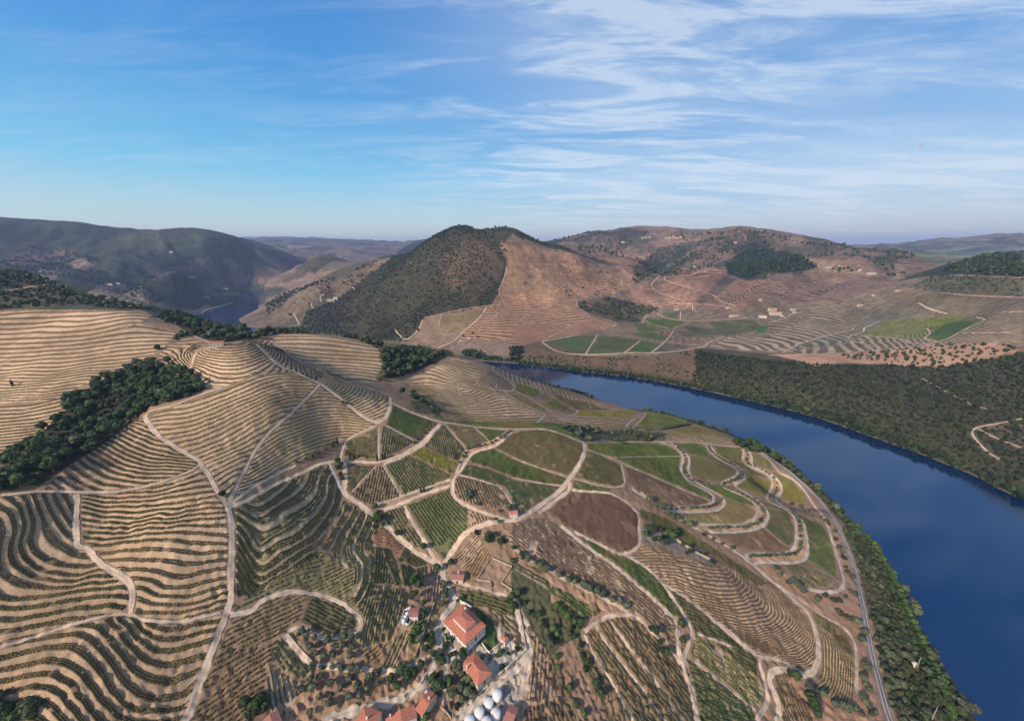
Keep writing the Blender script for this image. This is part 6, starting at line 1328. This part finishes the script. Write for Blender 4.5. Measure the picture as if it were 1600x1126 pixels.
    house('storage_shed', 'long storage shed with brownish tile roof right of the white tanks', 'shed', c, a, b, rz, g, 3.6, 1.0, 'gable', 'roof_old', 'cream', [(3, 3, 1.4, .7, .9)], [(1, 0, 1.4, 2.0)], None, .25)
    c, a, b, rz, g = fit_rect('c2 20,1120 138,1058 146,1135 60,1180', 4.0); a -= .25; b -= .25
    house('farm_shed', 'shed with weathered brown roof at the bottom edge left of the orchard slope', 'shed', c, a, b, rz, g, 3.4, .9, 'gable', 'roof_old', 'stone', [], [(1, 0, 1.4, 2.0)], None, .25)
    # tanks
    tp = [('k 1312,548', 'white domed wine tank at the top right end of the cluster'), ('k 1222,640', 'white domed wine tank second from the top in the left column of the cluster'), ('k 1125,735', 'white domed wine tank in the middle of the left column of the cluster'), ('k 1297,752', 'white domed wine tank in the right column beside the long shed'), ('k 1022,822', 'white domed wine tank at the bottom left of the cluster, cut by the edge'), ('k 1200,842', 'white domed wine tank at the bottom centre of the cluster, cut by the edge')]
    for mk, lb in tp:
        g = zat_p(px(mk)[0]); q = at_z(px(mk), g + 3.6)[0]; g = float(sample(H0, *q)); q = at_z(px(mk), g + 3.6)[0]; R = 2.25
        o = empty('wine_tank', (q[0], q[1], g)); tag(o, lb, 'tank', 'white domed wine tanks in the yard')
        mb = MB(); mb.cyl(0, 0, -.5, 3.4, R, R, 36, True); mb.obj('tank_body', M['tank'], o, True)
        n = 36; v = [(0, 0, 4.15)]; f = []
        for j, (rr, zz) in enumerate(((.35, 4.12), (1.1, 3.95), (1.8, 3.66), (2.32, 3.42), (2.32, 3.34))):
            v += [(rr*math.cos(2*math.pi*i/n), rr*math.sin(2*math.pi*i/n), zz) for i in range(n)]
        f += [(0, 1+i, 1+(i+1) % n) for i in range(n)]
        for j in range(4): f += [(1+j*n+i, 1+(j+1)*n+i, 1+(j+1)*n+(i+1) % n, 1+j*n+(i+1) % n) for i in range(n)]
        mb = MB(); mb.poly(v, f); mb.obj('dome', M['tank'], o, True)
        mb = MB(); mb.cyl(.2, 1.0, 3.9, 4.25, .32, .32, 14); mb.obj('hatch', M['steel'], o)
        mb = MB(); mb.beam((R + .1, -.2, 0), (R + .1, -.2, 3.6), .06); mb.beam((R + .1, .2, 0), (R + .1, .2, 3.6), .06)
        for k in range(11): mb.beam((R + .1, -.2, .3 + k*.32), (R + .1, .2, .3 + k*.32), .05)
        mb.obj('ladder', M['steel'], o)
    # little tank house
    c, a, b, rz, g = fit_rect('h 160,437 178,385 240,378 218,437', 3.0); a -= .2; b -= .2
    house('tank_house', 'small red roofed store beside three blue grey tanks in the yellow green vineyard', 'shed', c, a, b, rz, g, 2.8, .5, 'gable', 'roof_old', 'wall', [(1, 1, 1, .7, .8)], [(3, 0, .9, 1.9)], None, .2)
    for mk, lb in (('h 153,408', 'topmost of the three blue grey tanks beside the small store'), ('h 142,432', 'middle one of the three blue grey tanks beside the small store'), ('h 131,458', 'lowest of the three blue grey tanks beside the small store')):
        g = zat_p(px(mk)[0]); q = at_z(px(mk), g + 3)[0]; g = float(sample(H0, *q)); o = empty('steel_tank', (q[0], q[1], g)); tag(o, lb, 'tank', 'blue grey tanks beside the small store')
        mb = MB(); mb.cyl(0, 0, -.5, 3, 1.05, 1.05, 24); mb.obj('tank_body', M['steel'], o, True); mb = MB(); mb.cyl(0, 0, 3.002, 3.3, 1.1, .25, 24); mb.obj('dome', M['tank'], o, True)
    wall_line('h 110,482 165,495 185,452', 1.4, .3, 'wall', 'low white wall around the three blue grey tanks'); wall_line('h 110,482 135,400 172,384', 1.2, .3, 'wall', 'white wall on the vineyard side of the three tanks')
    # small car
    q = ground(px('k 580,545'))[0]; t = ground(px('k 600,520'))[0]; rz = math.atan2(t[1]-q[1], t[0]-q[0]); o = empty('parked_car', tuple(q), rz); tag(o, 'small blue car with white roof parked against the winery wing', 'car')
    mb = MB(); mb.poly([(-1.9,-.8,.3),(1.9,-.8,.3),(1.9,.8,.3),(-1.9,.8,.3),(-1.9,-.8,.85),(1.85,-.75,.8),(1.85,.75,.8),(-1.9,.8,.85)], [(3,2,1,0),(4,5,6,7),(0,1,5,4),(1,2,6,5),(2,3,7,6),(3,0,4,7)]); mb.obj('body', M['blue'], o)
    mb = MB(); mb.poly([(-1.6,-.72,.86),(.9,-.72,.86),(.9,.72,.86),(-1.6,.72,.86),(-1.3,-.6,1.38),(.3,-.6,1.38),(.3,.6,1.38),(-1.3,.6,1.38)], [(0,1,5,4),(1,2,6,5),(2,3,7,6),(3,0,4,7)]); mb.obj('windows', M['glass'], o)
    mb = MB(); mb.box(-1.3, .3, -.6, .6, 1.385, 1.43); mb.obj('car_roof', M['wall'], o)
    for x in (-1.2, 1.2):
        for y in (-.82, .82):
            mb = MB(); n = 12; mb.poly([(x + .32*math.cos(6.2832*i/n), y + s*.1, .32 + .32*math.sin(6.2832*i/n)) for s in (-1, 1) for i in range(n)], [tuple(range(n-1, -1, -1)), tuple(range(n, 2*n))] + [(i, (i+1) % n, n+(i+1) % n, n+i) for i in range(n)]); mb.obj('wheel', M['tyre'], o)
def wall_line(mk, h, w, mat, label, name='garden_wall'):
    P = dens(ground(dens(px(mk), 3))[:, :2], 1.5); z = sample(HF, P[:,0], P[:,1]); d = np.gradient(P, axis=0); d /= np.hypot(d[:,0], d[:,1])[:, None] + 1e-9; nr = np.stack([-d[:,1], d[:,0]], 1)*w/2
    V = np.stack([np.c_[P - nr, z - .5], np.c_[P - nr, z + h], np.c_[P + nr, z + h], np.c_[P + nr, z - .5]], 1); n = len(P); idx = np.arange(n*4).reshape(n, 4)
    f = np.stack([idx[:-1], idx[1:], np.roll(idx[1:], -1, 1), np.roll(idx[:-1], -1, 1)], -1).reshape(-1, 4)[:, ::-1]; e = np.array([[0,1,2,3],[n*4-1,n*4-2,n*4-3,n*4-4]])
    tag(link(bpy.data.objects.new(name, np_mesh(name, V.reshape(-1, 3), [f, e], M[mat]))), label, 'wall')
estate()
wall_line('g 1440,850 1330,960 1210,1080 k 1310,385', 1.8, .5, 'cream', 'thick cream wall along the right side of the gravel terrace')
wall_line('k 1210,480 1100,580 1000,680 870,805', 1.2, .4, 'cream', 'cream wall between the estate grove and the tank yard')
wall_line('k 730,705 780,750 835,820', 1.2, .4, 'stone', 'short stone wall below the estate grove')
wall_line('k -60,690 100,640 280,600 400,530 520,455', 1.0, .4, 'cream', 'low pale wall along the upper edge of the estate road')
wall_line('k 520,455 590,330 640,220 680,120', .8, .35, 'stone', 'low stone kerb wall climbing beside the estate road')
wall_line('g 470,130 540,200 600,225 680,275', 2.0, .4, 'wall', 'white wall behind the manor')
wall_line('g 1340,180 1350,330 1400,560 1440,850', 1.2, .4, 'stone', 'stone wall on the inner side of the lane right of the pergola vineyard')
wall_line('g 940,880 1090,760', 1.2, .4, 'cream', 'short cream wall below the pavilion'); wall_line('g 830,760 900,860 940,890', 1.0, .4, 'wall', 'white terrace wall between manor and gravel terrace')
wall_line('g 360,890 540,790', .8, 1.2, 'wall', 'white stair ramp leading up to the manor'); wall_line('g 570,870 690,775', .8, .4, 'wall', 'low white wall in front of the manor corner')
wall_line('c2 1385,175 1500,225', 1.2, .35, 'stone', 'stone wall above the fallow square'); wall_line('c2 1370,180 1330,250 1285,315', 1.2, .35, 'stone', 'stone wall left of the fallow square'); wall_line('c2 1285,300 1375,310 1380,340', 1, .35, 'stone', 'low stone wall inside the fallow square'); wall_line('c2 1500,225 1440,320 1500,360', 1.2, .35, 'stone', 'stone wall right of the fallow square')
wall_line('c2 185,610 250,690 330,775', .7, .3, 'stone', 'stone retaining wall beside the zigzag farm track'); wall_line('c2 1045,440 990,600 930,760', 1.2, .4, 'stone', 'stone terrace wall left of the estate drive')
wall_line('c2 960,480 900,620 800,820', .9, .35, 'stone', 'stone wall below the tank house running downhill')
wall_line('d 215,690 260,720 320,760 400,800 430,815', 1.6, 1.2, 'stone', 'pale rock band along the lower edge of the outcrop', 'rock_outcrop')
def pole(mk, label, h=9, s=1.0):
    q = ground(px(mk), HF)[0]; o = empty('utility_pole', tuple(q), .5); tag(o, label, 'utility pole', 'utility poles by the river')
    mb = MB(); mb.cyl(0, 0, -1, h, .2*s, .13*s, 10); mb.obj('post', M['post'], o); mb = MB(); mb.box(-1.1, 1.1, -.08, .08, h-.7, h-.5); mb.obj('crossarm', M['post'], o)
    for x in (-1, 0, 1): mb = MB(); mb.cyl(x, 0, h-.5, h-.2, .07, .05, 8); mb.obj('insulator', M['glass'], o)
pole('c4 872,812', 'upper pale utility pole among the trees between railway and river'); pole('c4 955,1128', 'lower pale utility pole at the bottom edge near the river', 12)
def box_cabin():
    q = ground(px('c4 852,800'), HF)[0]; house('lineside_cabin', 'tiny white cabin beside the upper utility pole near the river', 'cabin', q, 1.0, .9, .5, q[2], 2.2, .4, 'gable', 'tank', 'wall', [], [(0, 0, .8, 1.9)], None, .2)
box_cabin()
def far_house(mk, w, d, h, rz, label, roof='roof', wall='cream', name='farmhouse', cat='house', n=3, group=None):
    q = ground(px(mk))[0]; k = 1 if 'chapel' in label else (.8 if 'quinta' in label or 'bright red' in label else .6); w *= k; d *= k*.8; h *= k + .1; a, b = w/2, d/2
    house(name, label, cat, q, a, b, rz, q[2], h, d*.16, 'gable', roof, wall, [(0, n, 1.0, 1.2, h*.4)], [], None, .4, None, group)
far_house('a1 1275,905', 11, 6, 3.6, .35, 'white hilltop chapel house with clay roof above the terraced vineyards', name='chapel_house', n=4)
far_house('a2 1250,858', 18, 10, 5, -.1, 'white house with red roof among trees across the bend of the river', n=4)
far_house('a2 440,640', 34, 12, 8, .2, 'long white quinta building on the left flank of the central mountain', 'pale_roof', n=6, name='quinta', cat='estate house')
far_house('a2 470,632', 20, 12, 10, -.2, 'taller white block behind the quinta on the central mountain', 'pale_roof', n=4)
far_house('a1 640,545', 46, 14, 8, .1, 'long pale house on the spur of the left mountain', 'pale_roof', n=6); far_house('a1 690,540', 36, 14, 8, -.1, 'second pale house on the spur of the left mountain', 'roof_old', n=5)
far_house('a1 1318,572', 60, 18, 10, .1, 'long white house above the road by the far river bend', 'pale_roof', n=6); far_house('a1 1215,620', 30, 14, 8, .3, 'small white house low above the far river bend', 'pale_roof')
far_house('a1 1005,355', 30, 14, 8, 0, 'lone white house high on the left mountain', 'pale_roof')
far_house('m 302,240', 26, 9, 6, .05, 'long grey roofed shed above the brightest valley field', 'steel', n=5, name='farm_shed', cat='shed'); far_house('m 783,290', 32, 7, 4.5, -.05, 'long low white building with many doors left of the quinta', 'roof', n=8)
far_house('m 1125,275', 36, 16, 8, -.05, 'main quinta hall with broad bright red roof in the valley', n=6, name='quinta', cat='estate house'); far_house('m 1100,243', 28, 12, 8, .15, 'red roofed wing behind the main quinta hall', n=5); far_house('m 1020,300', 24, 10, 6, -.5, 'pale building at the left end of the quinta', 'pale_roof')
far_house('m 1185,292', 10, 8, 5, .3, 'small white annex at the right end of the main quinta hall', 'pale_roof'); far_house('m 1275,240', 18, 9, 6, .1, 'red roofed cottage right of the quinta', 'roof'); far_house('m 1283,260', 14, 8, 5, 0, 'white cottage in front of the red roofed cottage', 'pale_roof')
far_house('m 1003,158', 10, 7, 5, 0, 'single white hut on the slope above the quinta', 'pale_roof', n=2); far_house('m 728,225', 9, 7, 4, 0, 'tiny white hut beside the path left of the quinta', 'pale_roof', n=2)
far_house('a4 362,446', 34, 12, 6, 0, 'left white house of the hamlet on the far saddle', 'pale_roof'); far_house('a4 425,440', 24, 12, 8, .2, 'second white house of the hamlet with taller walls', 'roof_old'); far_house('a4 540,462', 18, 10, 9, .1, 'third white house of the saddle hamlet standing alone', 'pale_roof'); far_house('a4 605,482', 40, 12, 6, -.1, 'long grey roofed house at the right end of the saddle hamlet', 'steel')
far_house('a4 540,668', 22, 9, 5, -.05, 'small white building with pale roof right of the winding lane', 'pale_roof'); far_house('a4 620,607', 14, 8, 4, 0, 'white hut on the hillside above the yellow slope', 'pale_roof'); far_house('a4 765,580', 26, 7, 4, 0, 'flat pale shed at the foot of the olive slope', 'pale_roof')
far_house('a3 960,690' if False else 'a3 1070,440', 20, 12, 7, 0, 'lone white house in the shaded valley below the far summit', 'pale_roof'); far_house('a3 650,297', 40, 16, 10, 0, 'white house left of the ridge village', 'pale_roof'); far_house('a3 1310,300', 24, 12, 8, 0, 'white house below the twin summit track', 'pale_roof')
ORDN = 'first second third fourth fifth sixth seventh eighth'.split()
for i, x in enumerate((765, 785, 808, 905, 925, 948, 968, 990)): far_house('a3 %d,%d' % (x, 272 - (i % 3)*2), 26, 14, 9, random.uniform(-.3, .3), ORDN[i] + ' pale village house from the left along the far ridge', ['roof', 'pale_roof', 'roof_old'][i % 3], group='houses of the ridge village')
# small tree topped dots of white on the distant ridge are houses above; moon and haze close the scene
def moon():
    d = Vector(((1440-800)/FPX, 1, 0)); r, f, dn = rays(np.array([(1440, 227)])); v = Vector((r[0], f[0], -dn[0])).normalized()*42000
    me = bpy.data.meshes.new('moon'); V, F = ico(3); R = 42000*2.4/(FPX*1.15)
    me.from_pydata([tuple(p*R) for p in V], [], [tuple(int(i) for i in t) for t in F]); me.polygons.foreach_set('use_smooth', [True]*len(F))
    m, n, l, b = new_mat('moon'); b.inputs['Base Color'].default_value = (.04, .04, .04, 1); b.inputs['Emission Color'].default_value = (.40, .50, .62, 1); b.inputs['Emission Strength'].default_value = .52; b.inputs['Roughness'].default_value = 1
    me.materials.append(m); o = link(bpy.data.objects.new('moon', me)); o.location = v + Vector((0, 0, CAM_H)); tag(o, 'faint pale moon high in the right hand sky', 'moon')
moon()
def haze():
    m = bpy.data.materials.new('haze'); m.use_nodes = True; n = m.node_tree.nodes; n.remove(n['Principled BSDF']); v = n.new('ShaderNodeVolumePrincipled')
    v.inputs['Color'].default_value = (.46, .62, 1.0, 1); v.inputs['Density'].default_value = HAZE; v.inputs['Anisotropy'].default_value = .2
    m.node_tree.links.new(v.outputs[0], n['Material Output'].inputs['Volume'])
    mb = MB(); top = max(float(HF.max()), CAM_H) + 25; mb.box(-14600, 14600, -1500, 14600, -9, top); o = mb.obj('haze', m); o['kind'] = 'stuff'
HAZE = 7e-5
haze()
